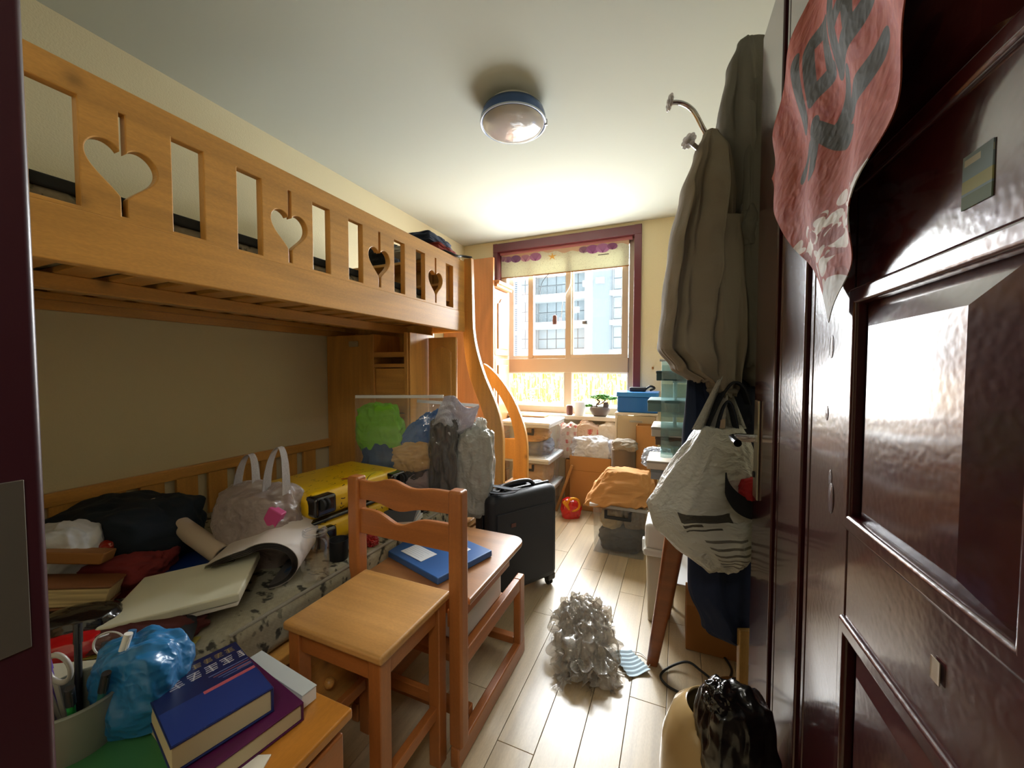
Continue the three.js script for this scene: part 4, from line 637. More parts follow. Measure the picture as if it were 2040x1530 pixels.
// ---------------------------------------------------------------- floor things
{
  const wrap = thing('crumpled_wrapping', 'crumpled clear plastic wrapping with grey fluff on the floor', 'plastic wrapping', [-0.37, 0.0, -1.66], [0, 0.28, 0]);
  const filmM = phy({ color: 0xeeebe6, roughness: 0.1, transmission: 0.85, thickness: 0, bumpMap: crease, bumpScale: 0.006 });
  const ragged = (sd, w, d, h, x0, z0) => sheet((u, v) => {
    const a = (u - 0.5) * 2, b = (v - 0.5) * 2, r = Math.hypot(a, b), n = fbm(a * 2.1 + sd, b * 2.1, sd, 3), q = 1 - Math.abs(N3(a * 2.6, b * 2.2, sd * 3)) * 1.6, m = Math.max(0, 1 - r * r * 0.62);
    return [x0 + a * w / 2 * (1 + 0.25 * n) + 0.02 * N3(b * 4, a * 3, sd + 2), Math.max(0.003, h * m ** 0.8 * (0.62 + 0.42 * q * 0.6) + 0.02 * n + 0.004), z0 + b * d / 2 * (1 + 0.2 * n) + 0.02 * N3(a * 4, sd, b * 3)];
  }, 60, 80, 0.0008);
  mesh('film', ragged(2.3, 0.27, 0.44, 0.21, 0, -0.01), filmM, wrap); mesh('film', ragged(7.7, 0.21, 0.34, 0.17, 0.01, -0.06), filmM, wrap); mesh('film', ragged(5.1, 0.23, 0.26, 0.10, 0.0, 0.12), filmM, wrap);
  mesh('fluff', lump(0.15, 0.10, 0.34, { sd: 83, amp: 0.3, freq: 3.0, flat: 0.45, det: 26, sq: 0.1 }).translate(0, 0.003, 0.01), std({ color: 0xb0a79c, roughness: 1 }), wrap);
  const hair = []; for (let i = 0; i < 240; i++) { const a = rr(0, 6.28), x = Math.cos(a) * rr(0.06, 0.115), z = Math.sin(a) * rr(0.14, 0.24), y = rr(0.004, 0.10) * (1 - Math.hypot(x / 0.13, z / 0.26)) + 0.004; hair.push(tube([[x, y, z], [x + rr(-0.02, 0.02) + x * 0.12, y + rr(0, 0.012), z + rr(-0.03, 0.03)], [x + rr(-0.03, 0.03) + x * 0.25, Math.max(0.003, y - rr(0, 0.03)), z + rr(-0.05, 0.05)]], 0.0008, 5, false, 3)); }
  tag(mesh('fibres', merge(...hair), std({ color: 0x7a7066, roughness: 1 }), wrap), null, null, null, 'stuff');
  const m = thing('face_mask', 'crumpled pale blue face mask on the floor beside the wrapping', 'face mask', [-0.165, 0.0, -1.635], [0, 0.7, 0]);
  mesh('fabric', sheet((u, v) => [(u - 0.5) * 0.10, 0.008 + 0.003 * Math.sin(v * 40) + 0.006 * Math.sin(u * 5 + v * 3), (v - 0.5) * 0.135], 16, 40, 0.0015), std({ color: 0xc4d8e4, roughness: 0.9 }), m); for (const s of [-1, 1]) mesh('ear_loop', tube([[s * 0.045, 0.008, -0.05], [s * 0.075, 0.006, -0.03], [s * 0.075, 0.006, 0.03], [s * 0.045, 0.008, 0.05]], 0.0018, 20), M.white, m);
  solo('power_cable', tube([[0.10, 0.006, -1.50], [0.06, 0.006, -1.54], [-0.02, 0.006, -1.57], [-0.045, 0.006, -1.61], [0.0, 0.012, -1.68], [0.06, 0.03, -1.70], [0.11, 0.012, -1.69], [0.17, 0.006, -1.66], [0.22, 0.006, -1.75], [0.17, 0.006, -1.92], [0.22, 0.006, -2.05]], 0.0045, 90), M.black, 'thin black power cable looping on the floor by the leg', 'cable');
  // narrow white bins by the aisle
  const bn = thing('storage_bin', 'narrow white lidded storage bin with a beige lower body beside the aisle', 'bin', [-0.075, 0, -2.04]);
  mesh('body', loft((q, s) => { const a = s * 6.283, c = Math.cos(a), n = Math.sin(a), w = 0.046 + 0.01 * q, d = 0.085 + 0.015 * q; return [Math.sign(c) * Math.abs(c) ** 0.35 * w, q * 0.335, Math.sign(n) * Math.abs(n) ** 0.35 * d]; }, 12, 48), phy({ color: 0xd7cdb9, roughness: 0.4, transmission: 0.25, thickness: 0 }), bn);
  mesh('lid', merge(box(0.132, 0.035, 0.22, 0.012).translate(0, 0.35, 0), box(0.118, 0.125, 0.20, 0.02).translate(0, 0.425, 0)), M.white, bn); mesh('handle', tube([[0.0, 0.485, -0.06], [0.0, 0.515, -0.04], [0.0, 0.515, 0.04], [0.0, 0.485, 0.06]], 0.009, 20), M.white, bn); mesh('latch', box(0.012, 0.06, 0.04, 0.004).translate(-0.066, 0.37, 0.06), M.frosted, bn);
  // the tall clear crate with a paper sack
  crate('clear_crate', 'clear plastic crate with a black handle under the brown paper sack', [-0.345, 0, -2.74], 0, 0.355, 0.335, 0.36);
  solo('packed_cloth', lump(0.30, 0.16, 0.28, { sd: 91, amp: 0.2 }), cloth(0x2d3236), 'dark cloth at the bottom of the clear crate with the sack', 'clothes', [-0.34, 0.012, -2.74]);
  solo('packed_cloth', lump(0.16, 0.13, 0.25, { sd: 92, amp: 0.2 }), cloth(0x9b8763), 'beige cloth lying over the dark one in the crate', 'clothes', [-0.40, 0.16, -2.73]);
  solo('packed_cloth', lump(0.14, 0.12, 0.22, { sd: 94, amp: 0.2 }), cloth(0x6a5a48), 'brown cloth beside the beige one in the crate', 'clothes', [-0.26, 0.165, -2.74]);
  solo('paper_sack', loft((q, s) => { const a = s * 6.283, c = Math.cos(a), n = Math.sin(a), k = 1 + 0.1 * fbm(c * 2 + 4, q * 3, n * 2, 3), w = (0.205 - 0.07 * q ** 2) * k, d = (0.19 - 0.12 * q) * k; return [Math.sign(c) * Math.abs(c) ** 0.6 * w - 0.12 * (1 - q) * (c < -0.5 ? 0.4 : 0) + 0.03 * q, q * 0.19 - 0.06 * (1 - q) * Math.max(0, -c) + 0.012 * N3(c * 3, q * 4, n * 3), Math.sign(n) * Math.abs(n) ** 0.6 * d]; }, 24, 72), M.kraft, 'rumpled brown paper sack slumped on the clear crate', 'paper sack', [-0.335, 0.345, -2.72]);
}
function crate(name, label, pos, ry, w, h, d, lid = false) {
  const t = thing(name, label, 'crate', pos, [0, ry, 0], lid ? 'stacked crates beside the wardrobe' : undefined), wl = 0.004, tp = 0.012;
  const ring = (q, s, o) => { const a = s * 6.283, c = Math.cos(a), n = Math.sin(a), e = 0.28; return [Math.sign(c) * Math.abs(c) ** e * (w / 2 - tp * (1 - q) - o), q * h, Math.sign(n) * Math.abs(n) ** e * (d / 2 - tp * (1 - q) - o)]; };
  mesh('body', merge(loft((q, s) => ring(q, s, 0), 6, 64, false), slab(-w / 2 + 0.016, w / 2 - 0.016, 0, 0.006, -d / 2 + 0.016, d / 2 - 0.016)), M.clear, t);
  mesh('rim', merge(slab(-w / 2 - 0.008, w / 2 + 0.008, h - 0.02, h, d / 2 - 0.008, d / 2 + 0.01), slab(-w / 2 - 0.008, w / 2 + 0.008, h - 0.02, h, -d / 2 - 0.01, -d / 2 + 0.008), slab(-w / 2 - 0.01, -w / 2 + 0.008, h - 0.02, h, -d / 2, d / 2), slab(w / 2 - 0.008, w / 2 + 0.01, h - 0.02, h, -d / 2, d / 2)), M.frosted, t);
  mesh('handle', merge(slab(-0.085, 0.085, h - 0.085, h - 0.065, d / 2 + 0.006, d / 2 + 0.022, 0.004), slab(-0.085, -0.067, h - 0.07, h - 0.03, d / 2 + 0.002, d / 2 + 0.022, 0.004), slab(0.067, 0.085, h - 0.07, h - 0.03, d / 2 + 0.002, d / 2 + 0.022, 0.004)), M.black, t);
  if (lid) mesh('lid', merge(slab(-w / 2 - 0.014, w / 2 + 0.014, h + 0.001, h + 0.022, -d / 2 - 0.014, d / 2 + 0.014, 0.008), slab(-w / 2 + 0.03, w / 2 - 0.03, h + 0.02, h + 0.028, -d / 2 + 0.03, d / 2 - 0.03, 0.004)), lid, t);
  return t;
}
// ---------------------------------------------------------------- pile by the window
{
  const lidM = phy({ color: 0xd9dcde, roughness: 0.35, transmission: 0.15, thickness: 0 });
  crate('clear_crate', 'bottom crate of the stack beside the wardrobe, holding grey bedding', [-1.15, 0, -3.16], 0, 0.40, 0.235, 0.42, lidM);
  crate('clear_crate', 'middle crate of the stack beside the wardrobe, holding beige bedding', [-1.15, 0.266, -3.16], 0, 0.40, 0.215, 0.42, lidM);
  crate('clear_crate', 'topmost clear crate of the stack, packed with grey and tan cloth', [-1.15, 0.512, -3.16], 0, 0.41, 0.265, 0.43, lidM);
  solo('packed_cloth', lump(0.34, 0.19, 0.36, { sd: 101, amp: 0.12 }), cloth(0x7d8088), 'grey bedding folded inside the bottom crate of the stack', 'clothes', [-1.15, 0.008, -3.16]);
  solo('packed_cloth', lump(0.34, 0.18, 0.36, { sd: 102, amp: 0.12 }), cloth(0xb08a62), 'beige bedding folded inside the middle crate of the stack', 'clothes', [-1.15, 0.274, -3.16]);
  solo('packed_cloth', lump(0.35, 0.12, 0.37, { sd: 103, amp: 0.12 }), cloth(0x5b6070), 'slate grey cloth at the bottom of the topmost crate', 'clothes', [-1.15, 0.52, -3.16]);
  solo('packed_cloth', lump(0.26, 0.08, 0.34, { sd: 104, amp: 0.2 }), cloth(0xb9803c), 'tan cloth lying on the slate grey cloth in the topmost crate', 'clothes', [-1.14, 0.63, -3.14]);
  const tin = solo('dark_tray', merge(slab(-0.12, 0.12, 0, 0.012, -0.06, 0.06, 0.003)), M.kraftDark, 'thin dark flat tray lying on the topmost crate lid', 'tray', [-1.18, 0.806, -3.25]);
  // open cardboard boxes
  const carton = (label, x0, x1, h, z0, z1, flaps) => {
    const t = thing('cardboard_box', label, 'box', [(x0 + x1) / 2, 0, (z0 + z1) / 2]), w = x1 - x0, d = z1 - z0, k = 0.005;
    mesh('carton', merge(slab(-w / 2, w / 2, 0, h, d / 2 - k, d / 2, 0.001), slab(-w / 2, w / 2, 0, h, -d / 2, -d / 2 + k, 0.001), slab(-w / 2, -w / 2 + k, 0, h, -d / 2, d / 2, 0.001), slab(w / 2 - k, w / 2, 0, h, -d / 2, d / 2, 0.001), slab(-w / 2, w / 2, 0, k, -d / 2, d / 2, 0.001)), M.kraft, t);
    if (flaps) { mesh('flap', slab(-w / 2, w / 2, -0.002, 0.002, 0, 0.10, 0.001).rotateX(0.95).translate(0, h, d / 2), M.kraft, t); mesh('flap', slab(0, 0.10, -0.002, 0.002, -d / 2, d / 2, 0.001).rotateZ(-0.7).translate(w / 2, h, 0), M.kraft, t); }
    return t;
  };
  const c1 = carton('open brown cardboard box filled with white plastic below the window', -0.865, -0.505, 0.47, -3.52, -3.30, false);
  mesh('seam', slab(-0.18, 0.18, 0.345, 0.348, 0.1095, 0.1115, 0.0004), M.kraftDark, c1);
  carton('plain brown cardboard box wedged between crates and the open box', -1.02 + 0.10, -0.872, 0.42, -3.54, -3.36, false);
  const up = carton('upright tan cardboard box behind the paper sack near the shelf', -0.285, -0.135, 0.80, -3.20, -3.06, false);
  const red = paint(512, 512, (g, w, h) => { g.fillStyle = '#d5c5b6'; g.fillRect(0, 0, w, h); g.strokeStyle = '#c0453c'; g.lineWidth = 9; for (let r = 0; r < 4; r++) for (let i = 0; i < 5; i++) { const x = 60 + i * 85, y = 50 + r * 110; g.lineWidth = r % 2 ? 5 : 10; for (let k = 0; k < 3; k++) { g.beginPath(); g.moveTo(x, y + k * 16); g.lineTo(x + 44, y + k * 16 - 4); g.stroke(); } g.beginPath(); g.moveTo(x + 20, y - 10); g.lineTo(x + 24, y + 46); g.stroke(); } });
  const bag = (name, label, w, h, d, sd, mat, pos, ry = 0, o = {}) => solo(name, lump(w, h, d, { sd, amp: 0.18, freq: 2.0, flat: 0.5, ridge: 0.45, ...o }), mat, label, 'bag', pos, [0, ry, 0]);
  bag('printed_bag', 'pinkish bag printed with red characters behind the open box', 0.20, 0.31, 0.13, 111, poly(0xffffff, { map: scaled(red, 3, 3), transmission: 0.05 }), [-0.90, 0.43, -3.45]);
  bag('printed_bag', 'beige bag with red print leaning over the open box', 0.24, 0.29, 0.12, 112, poly(0xf2dcc4, { map: scaled(red, 2.2, 2.2), transmission: 0.05 }), [-0.74, 0.47, -3.47], 0.2);
  bag('white_bag', 'white crumpled plastic heaped in the open cardboard box', 0.35, 0.19, 0.20, 113, poly(0xdfe3ea), [-0.685, 0.455, -3.40], 0, { amp: 0.22 });
  bag('white_bag', 'cream crumpled paper bag standing behind the white plastic', 0.22, 0.30, 0.11, 114, poly(0xcfc3ae, { transmission: 0.05 }), [-0.57, 0.455, -3.48]);
  bag('white_bag', 'small bluish white bag bulging over the box corner', 0.12, 0.15, 0.11, 115, poly(0xd3d7e6), [-0.49, 0.47, -3.38]);
  solo('wooden_stick', slab(-0.012, 0.012, 0, 0.42, -0.008, 0.008, 0.003, 1), wood(0xc08a4a), 'flat wooden stick leaning on the open cardboard box', 'stick', [-0.955, 0.0, -3.20], [-0.18, 0, -0.30]);
  const la = thing('red_ornament', 'red and gold festive ornament lying against the open box', 'ornament', [-0.80, 0, -3.12], [0, 0.4, 0]);
  mesh('body', lump(0.16, 0.16, 0.13, { sd: 121, amp: 0.18, flat: 0.7 }), phy({ color: 0xc01410, roughness: 0.3, clearcoat: 0.6 }), la); mesh('trim', merge(new THREE.TorusGeometry(0.05, 0.012, 8, 24).translate(0.01, 0.12, 0.055), box(0.03, 0.07, 0.03, 0.008).rotateZ(0.7).translate(-0.05, 0.12, 0.05)), std({ color: 0xd88a1c, roughness: 0.3, metalness: 0.5 }), la);
  // translucent drawer tower with the blue box on top
  const tw = thing('drawer_tower', 'translucent beige drawer tower under the blue box', 'drawers', [-0.30, 0, -3.38]);
  mesh('frame', merge(slab(-0.165, -0.148, 0, 0.875, -0.17, 0.165), slab(0.148, 0.165, 0, 0.875, -0.17, 0.165), slab(-0.165, 0.165, 0.86, 0.88, -0.17, 0.17, 0.006), ...[0, 0.21, 0.42, 0.64].map((y) => slab(-0.15, 0.15, y, y + 0.012, -0.17, 0.165))), phy({ color: 0xe3d6c2, roughness: 0.4, transmission: 0.2, thickness: 0 }), tw);
  for (const [y0, y1] of [[0.015, 0.205], [0.225, 0.415], [0.436, 0.635], [0.656, 0.855]]) { const d = mesh('drawer', merge(slab(-0.145, 0.145, y0, y1, 0.150, 0.168, 0.004), slab(-0.14, 0.14, y0, y0 + 0.006, -0.15, 0.15), slab(-0.145, -0.14, y0, y1 - 0.03, -0.15, 0.15), slab(0.14, 0.145, y0, y1 - 0.03, -0.15, 0.15)), phy({ color: 0xd9c8a6, roughness: 0.4, transmission: 0.4, thickness: 0 }), tw); mesh('pull', slab(-0.05, 0.05, y1 - 0.05, y1 - 0.035, 0.168, 0.18, 0.003), M.frosted, d); }
  const bb = thing('blue_box', 'bright blue lidded storage box on the drawer tower', 'box', [-0.295, 0.881, -3.35]);
  mesh('body', box(0.31, 0.125, 0.25, 0.008).translate(0, 0.0625, 0), phy({ color: 0x1c66b4, roughness: 0.3, clearcoat: 0.3 }), bb); mesh('lid', box(0.325, 0.04, 0.265, 0.008).translate(0, 0.145, 0), phy({ color: 0x2b7fd0, roughness: 0.28, clearcoat: 0.4 }), bb);
  const gd = thing('gadget', 'small black gadget with straps on the blue box lid', 'gadget', [-0.30, 1.047, -3.33]);
  mesh('case', box(0.13, 0.035, 0.07, 0.01).translate(0, 0.0175, 0), M.black, gd); mesh('strap', tube([[0.06, 0.02, 0], [0.10, 0.045, 0.02], [0.13, 0.03, 0.0], [0.10, 0.012, 0.03]], 0.009, 24), M.black, gd);
  // grey fabric hamper
  const hp = thing('fabric_hamper', 'grey brown fabric hamper with a loose lid beside the open box', 'hamper', [-0.375, 0, -3.045]);
  mesh('basket', lathe([[0, 0], [0.078, 0], [0.084, 0.01], [0.088, 0.62], [0.085, 0.625], [0.08, 0.62], [0.078, 0.02], [0, 0.015]], 36), cloth(0x66594c), hp); mesh('cloth_lid', lump(0.19, 0.08, 0.17, { sd: 131, amp: 0.22 }).translate(0.01, 0.615, 0), cloth(0x8b8275), hp);
  // window sill
  const pl = thing('bonsai', 'small green bonsai in a grey bowl on the window sill', 'bonsai', [-0.645, 0.803, -3.535]);
  mesh('pot', lathe([[0, 0], [0.055, 0], [0.075, 0.02], [0.092, 0.055], [0.09, 0.075], [0.082, 0.085], [0.078, 0.085], [0.074, 0.07], [0, 0.07]], 36).scale(1, 1, 0.62), std({ color: 0x6b6058, roughness: 0.6 }), pl);
  mesh('trunk', merge(tube([[-0.01, 0.06, 0], [-0.03, 0.10, 0.005], [-0.005, 0.13, 0], [-0.03, 0.155, 0]], 0.007, 18), tube([[-0.02, 0.10, 0], [0.02, 0.12, 0.005], [0.05, 0.15, 0]], 0.005, 14), tube([[-0.02, 0.09, 0], [-0.06, 0.09, 0.01], [-0.085, 0.085, 0]], 0.005, 14)), std({ color: 0x4b3a30, roughness: 0.9 }), pl);
  const lf = []; for (const [cx, cy, rx, ry] of [[-0.02, 0.175, 0.08, 0.022], [0.065, 0.165, 0.075, 0.022], [0.02, 0.19, 0.06, 0.018], [-0.105, 0.095, 0.04, 0.02], [0.12, 0.17, 0.035, 0.016]]) for (let i = 0; i < 90; i++) { const a = rr(0, 6.28), q = Math.sqrt(rnd()), b = rr(-1, 1); lf.push(new THREE.IcosahedronGeometry(rr(0.006, 0.011), 0).scale(1.3, 0.6, 1).translate(cx + Math.cos(a) * q * rx, cy + b * ry * (1 - q * 0.6), Math.sin(a) * q * rx * 0.5)); }
  tag(mesh('foliage', merge(...lf), std({ color: 0x4b8a24, roughness: 0.6 }), pl), null, null, null, 'stuff'); mesh('rock', lump(0.05, 0.06, 0.04, { sd: 141, amp: 0.25 }).translate(0.055, 0.07, 0.01), std({ color: 0x5b5148, roughness: 0.9 }), pl);
  solo('white_pot', lathe([[0, 0.004], [0.04, 0.004], [0.042, 0.0], [0.046, 0.0], [0.062, 0.125], [0.058, 0.125], [0.044, 0.01], [0, 0.01]], 36), M.white, 'plain white tapered pot on the sill beside the bonsai', 'pot', [-0.83, 0.803, -3.53]);
  const cn = thing('drink_can', 'small dark brown can on the sill beside the white pot', 'can', [-0.925, 0.803, -3.53]); mesh('body', lathe([[0, 0], [0.026, 0], [0.03, 0.006], [0.03, 0.082], [0.026, 0.09], [0.024, 0.086], [0, 0.086]], 28), std({ color: 0x5d2b22, roughness: 0.4 }), cn); mesh('rim', new THREE.TorusGeometry(0.026, 0.002, 8, 28).rotateX(Math.PI / 2).translate(0, 0.09, 0), M.steel, cn);
  solo('wall_hook', merge(box(0.014, 0.02, 0.01, 0.002), tube([[0, 0, 0.004], [0.002, -0.012, 0.015], [0.006, -0.006, 0.02]], 0.002, 10)), M.kraftDark, 'tiny brown hook on the wall beside the window', 'hook', [-0.20, 1.24, ZB + 0.006]);
}
// ---------------------------------------------------------------- shelf, table, coat rack and what hangs there
const FACE = YAW;                                              // the rack's clothes hang facing the doorway
{
  const t = thing('shelf_rack', 'white wire shelf rack behind the hanging coats', 'shelf', [0.19, 0, -2.30]);
  for (const x of [-0.20, 0.36]) for (const z of [-0.17, 0.17]) mesh('upright', cyl(0.009, 0.009, 1.26, 12, 0.63).translate(x, 0, z), M.aluLight, t);
  for (const y of [0.12, 0.45, 0.65, 0.83, 1.0, 1.16]) mesh('shelf', slab(-0.215, 0.375, y, y + 0.012, -0.185, 0.185, 0.004), M.aluLight, t);
  const items = [[0.462, 0.09, 0xd9c9ae, 'cream box on the second lowest shelf'], [0.662, 0.05, 0x8a8f94, 'flat grey box on the third shelf'], [0.713, 0.045, 0xd8cbb8, 'pale box stacked on the grey box of the third shelf'], [0.842, 0.04, 0x6f5a48, 'brown box on the shelf level with the sill'], [0.884, 0.05, 0xcfc8bc, 'off white box stacked on the brown box'], [1.012, 0.06, 0x6f8f90, 'greyish teal box on the shelf below the topmost one'], [1.172, 0.05, 0x3c5557, 'dark teal box on the topmost shelf of the rack']];
  items.forEach(([y, h, c, label], i) => { const b = thing('shelf_box', label, 'box', [0.035 - 0.02 * (i % 3), y, -2.22], [0, 0, 0], 'boxes on the shelf rack'); mesh('body', box(0.27, h, 0.24, 0.004).translate(0, h / 2, 0), std({ color: c, roughness: 0.6 }), b); mesh('edge_band', box(0.274, h * 0.25, 0.244, 0.003).translate(0, h * 0.85, 0), std({ color: new THREE.Color(c).multiplyScalar(0.6), roughness: 0.6 }), b); });
  solo('plastic_bag', lump(0.16, 0.10, 0.16, { sd: 151, amp: 0.35, ridge: 0.8 }), poly(0xd6dbe4), 'white plastic bag bulging off the shelf rack side', 'bag', [-0.10, 0.663, -2.42]);
  // pocketed clear sheet hanging in front of the shelf
  const h = thing('hanging_organizer', 'teal tinted clear pocket organizer hanging in front of the shelf', 'organizer', [0.0, 0, -2.103], [0, 0, 0]);
  const tm = phy({ color: 0xdcecec, roughness: 0.16, transmission: 0.85, thickness: 0, bumpMap: crease, bumpScale: 0.004 });
  mesh('sheet', sheet((u, v) => [-0.075 + u * 0.24, 0.78 + v * 0.50, 0.012 * Math.sin(u * 14 + v * 3)], 30, 20, 0.0015), tm, h);
  for (let i = 0; i < 5; i++) mesh('pocket', sheet((u, v) => [-0.073 + u * 0.236, 0.80 + i * 0.095 + v * 0.07, 0.012 + 0.03 * Math.sin(u * Math.PI * 3) ** 2 * (0.4 + 0.6 * v)], 30, 8, 0.0015), tm, h);
  mesh('hanging_rod', cyl(0.006, 0.006, 0.26, 10).rotateZ(Math.PI / 2).translate(0.045, 1.275, 0), M.aluLight, h);
  // side table with splayed legs
  const tb = thing('side_table', 'brown wooden table with splayed tapered legs behind the bags', 'table', [0.21, 0, -1.83]);
  mesh('tabletop', ext(shapeOf([[-0.20, -0.19], [0.20, -0.19], [0.20, 0.19], [-0.20, 0.19]]), 0.024, 0.006, 0).rotateX(Math.PI / 2).translate(0, 0.732, 0), M.legWood, tb);
  const leg = (x0, z0, x1, z1) => { const g = loft((q, s) => { const a = s * 6.283 + Math.PI / 4, r = (0.018 + 0.018 * q) * 1.25, c = Math.cos(a), n = Math.sin(a), e = 0.4; return [x0 + (x1 - x0) * q + Math.sign(c) * Math.abs(c) ** e * r, q * 0.72, z0 + (z1 - z0) * q + Math.sign(n) * Math.abs(n) ** e * r]; }, 6, 28); mesh('leg', g, M.legWood, tb); };
  leg(-0.29, 0.15, -0.185, 0.17); leg(0.28, -0.2, 0.15, -0.13); leg(0.24, 0.2, 0.15, 0.13); leg(-0.25, -0.2, -0.16, -0.14);
  mesh('crossbar', slab(-0.10, 0.20, 0.30, 0.335, -0.15, -0.12, 0.004, 0), wood(0xcaa468), tb);
  solo('cardboard_box', merge(slab(-0.14, 0.14, 0, 0.20, -0.10, 0.10, 0.004)), M.kraftDark, 'closed dark brown box on the floor under the table', 'box', [0.19, 0, -1.92]);
  solo('wooden_board', slab(-0.022, 0.022, 0, 0.35, -0.009, 0.009, 0.003, 1), wood(0xc9a468), 'short pale wooden board standing on the floor by the door', 'board', [0.222, 0.0, -1.47], [-0.04, FACE, 0]);
}
{
  const rx = 0.148, rz = -1.566;
  const t = thing('coat_rack', 'chrome coat rack with crystal-tipped curved hooks near the door', 'coat rack', [rx, 0, rz], [0, FACE, 0]);
  mesh('base', lathe([[0, 0.03], [0.02, 0.03], [0.03, 0.022], [0.105, 0.014], [0.115, 0.006], [0.115, 0], [0, 0]], 40).translate(0.10, 0, 0), M.chrome, t); mesh('pole', cyl(0.012, 0.012, 2.14, 20, 1.08).translate(0.10, 0, 0), M.chrome, t);
  const arm = (pts) => { const h = mesh('hook', tube(pts, 0.0075, 36, false, 12), M.chrome, t), e = pts[pts.length - 1], q = pts[pts.length - 2]; const d = V(e[0] - q[0], e[1] - q[1], e[2] - q[2]).normalize(), fl = []; for (let k = 0; k < 8; k++) { const a = k / 8 * 6.283; fl.push(new THREE.SphereGeometry(0.0095, 10, 8).scale(1, 1, 0.6).translate(Math.cos(a) * 0.017, Math.sin(a) * 0.017, 0)); } fl.push(new THREE.SphereGeometry(0.013, 14, 10).scale(1, 1, 0.7)); const g = merge(...fl); g.applyQuaternion(new THREE.Quaternion().setFromUnitVectors(V(0, 0, 1), d)); g.translate(...e); mesh('crystal_knob', g, phy({ color: 0xe4e0e2, roughness: 0.05, transmission: 0.6, thickness: 0, clearcoat: 1 }), h); };
  arm([[0.10, 1.90, 0], [-0.06, 1.95, 0.05], [-0.125, 2.02, 0.08], [-0.165, 2.078, 0.085], [-0.20, 2.098, 0.085], [-0.238, 2.10, 0.085]]); arm([[0.10, 1.86, 0], [-0.06, 1.92, 0.05], [-0.14, 1.955, 0.08], [-0.185, 1.963, 0.11]]);
  arm([[0.10, 2.05, 0], [0.05, 2.16, 0.02], [0.03, 2.24, 0.03], [0.035, 2.27, 0.05]]); arm([[0.10, 1.90, 0], [0.15, 1.95, 0.0], [0.18, 2.0, 0.0]]); arm([[0.10, 1.25, 0], [0.02, 1.25, 0.10], [0.0, 1.27, 0.13]]);
  // garments: outline by height, folds running down
  const drape = (rows, depth, folds, amp, ph, lz = 0, det = 70) => loft((q, s) => {
    const k = q * (rows.length - 1), i = Math.min(rows.length - 2, Math.floor(k)), f = k - i, e = f * f * (3 - 2 * f), A = rows[i], B = rows[i + 1];
    const y = A[0] + (B[0] - A[0]) * f, x0 = A[1] + (B[1] - A[1]) * e, x1 = A[2] + (B[2] - A[2]) * e, a = s * 6.283, c = Math.cos(a), n = Math.sin(a), fold = Math.sin(c * folds * 2.2 + ph + q * 1.5) + 0.6 * Math.sin(c * folds * 4.1 + ph * 2 - q * 2);
    const d = depth * (0.35 + 0.65 * Math.min(1, q * 3)) * (1 + amp * fold * Math.min(1, q * 4)) * (1 + 0.25 * fbm(c * 1.6, y * 4, n + ph, 3));
    return [(x0 + x1) / 2 + (x1 - x0) / 2 * Math.sign(c) * Math.abs(c) ** 0.55 * (1 + 0.03 * fbm(c * 3, y * 7, ph, 2)), y + 0.02 * fbm(c * 2, n * 2, ph + 5, 2) * q, lz + n * d];
  }, det, 120);
  const at = [0.108, 0, -1.462], grey = (c) => cloth(c, { bumpMap: scaled(weave, 4, 4), bumpScale: 0.0008 });
  const ja = thing('jacket', 'light taupe jacket hanging from the crystal-tipped hooks', 'jacket', at, [0, FACE, 0]);
  mesh('body', drape([[2.005, -0.044, -0.003], [1.943, -0.069, 0.037], [1.817, -0.106, 0.050], [1.630, -0.144, 0.037], [1.442, -0.163, 0.025], [1.305, -0.175, 0.019], [1.236, -0.125, 0.013], [1.192, -0.062, 0.000]], 0.075, 3.2, 0.30, 0.6), grey(0x8b8171), ja);
  mesh('sleeve', drape([[1.718, -0.037, 0.062], [1.505, -0.056, 0.069], [1.343, -0.062, 0.075], [1.192, -0.044, 0.056], [1.149, -0.025, 0.037]], 0.04, 2.0, 0.2, 2.1, 0.055, 40), grey(0x857b6c), ja); mesh('cuff', new THREE.TorusGeometry(0.038, 0.009, 8, 28).scale(1, 1, 0.9).rotateX(Math.PI / 2).translate(0.004, 1.162, 0.055), grey(0x787063), ja);
  const jb = thing('coat', 'long dark grey coat hanging behind the door edge', 'coat', at, [0, FACE, 0]);
  mesh('body', drape([[2.311, 0.075, 0.163], [2.230, 0.044, 0.213], [2.042, 0.015, 0.250], [1.817, 0.010, 0.275], [1.567, 0.013, 0.288], [1.355, 0.025, 0.288], [1.218, 0.050, 0.275], [1.180, 0.088, 0.250]], 0.085, 3.4, 0.2, 3.3, -0.02), grey(0x6f6c63), jb);
  mesh('sleeve', drape([[2.130, 0.069, 0.156], [1.880, 0.056, 0.156], [1.630, 0.050, 0.150], [1.393, 0.062, 0.150], [1.242, 0.069, 0.138]], 0.035, 2, 0.2, 1.2, 0.06, 40), grey(0x69665d), jb); mesh('hood', lump(0.13, 0.14, 0.10, { sd: 161, amp: 0.2 }).translate(0.11, 1.62, 0.05), grey(0x625f57), jb);
  const nv = thing('coat', 'dark navy coat hanging low under the white carrier bag', 'coat', [rx, 0, rz], [0, FACE, 0]);
  mesh('body', drape([[1.268, -0.075, 0.125], [1.167, -0.138, 0.213], [0.943, -0.125, 0.250], [0.693, -0.125, 0.263], [0.468, -0.125, 0.275], [0.318, -0.075, 0.275], [0.242, 0.062, 0.250]], 0.06, 3, 0.2, 4.4, 0.035), cloth(0x1b2744), nv); mesh('sleeve', drape([[1.192, -0.150, -0.062], [0.917, -0.163, -0.075], [0.630, -0.150, -0.062]], 0.035, 2, 0.2, 2.2, 0.05, 30), cloth(0x1c2840), nv);
  const bp = thing('backpack', 'navy backpack with loose shoulder straps under the grey coats', 'backpack', at, [0, FACE, 0]);
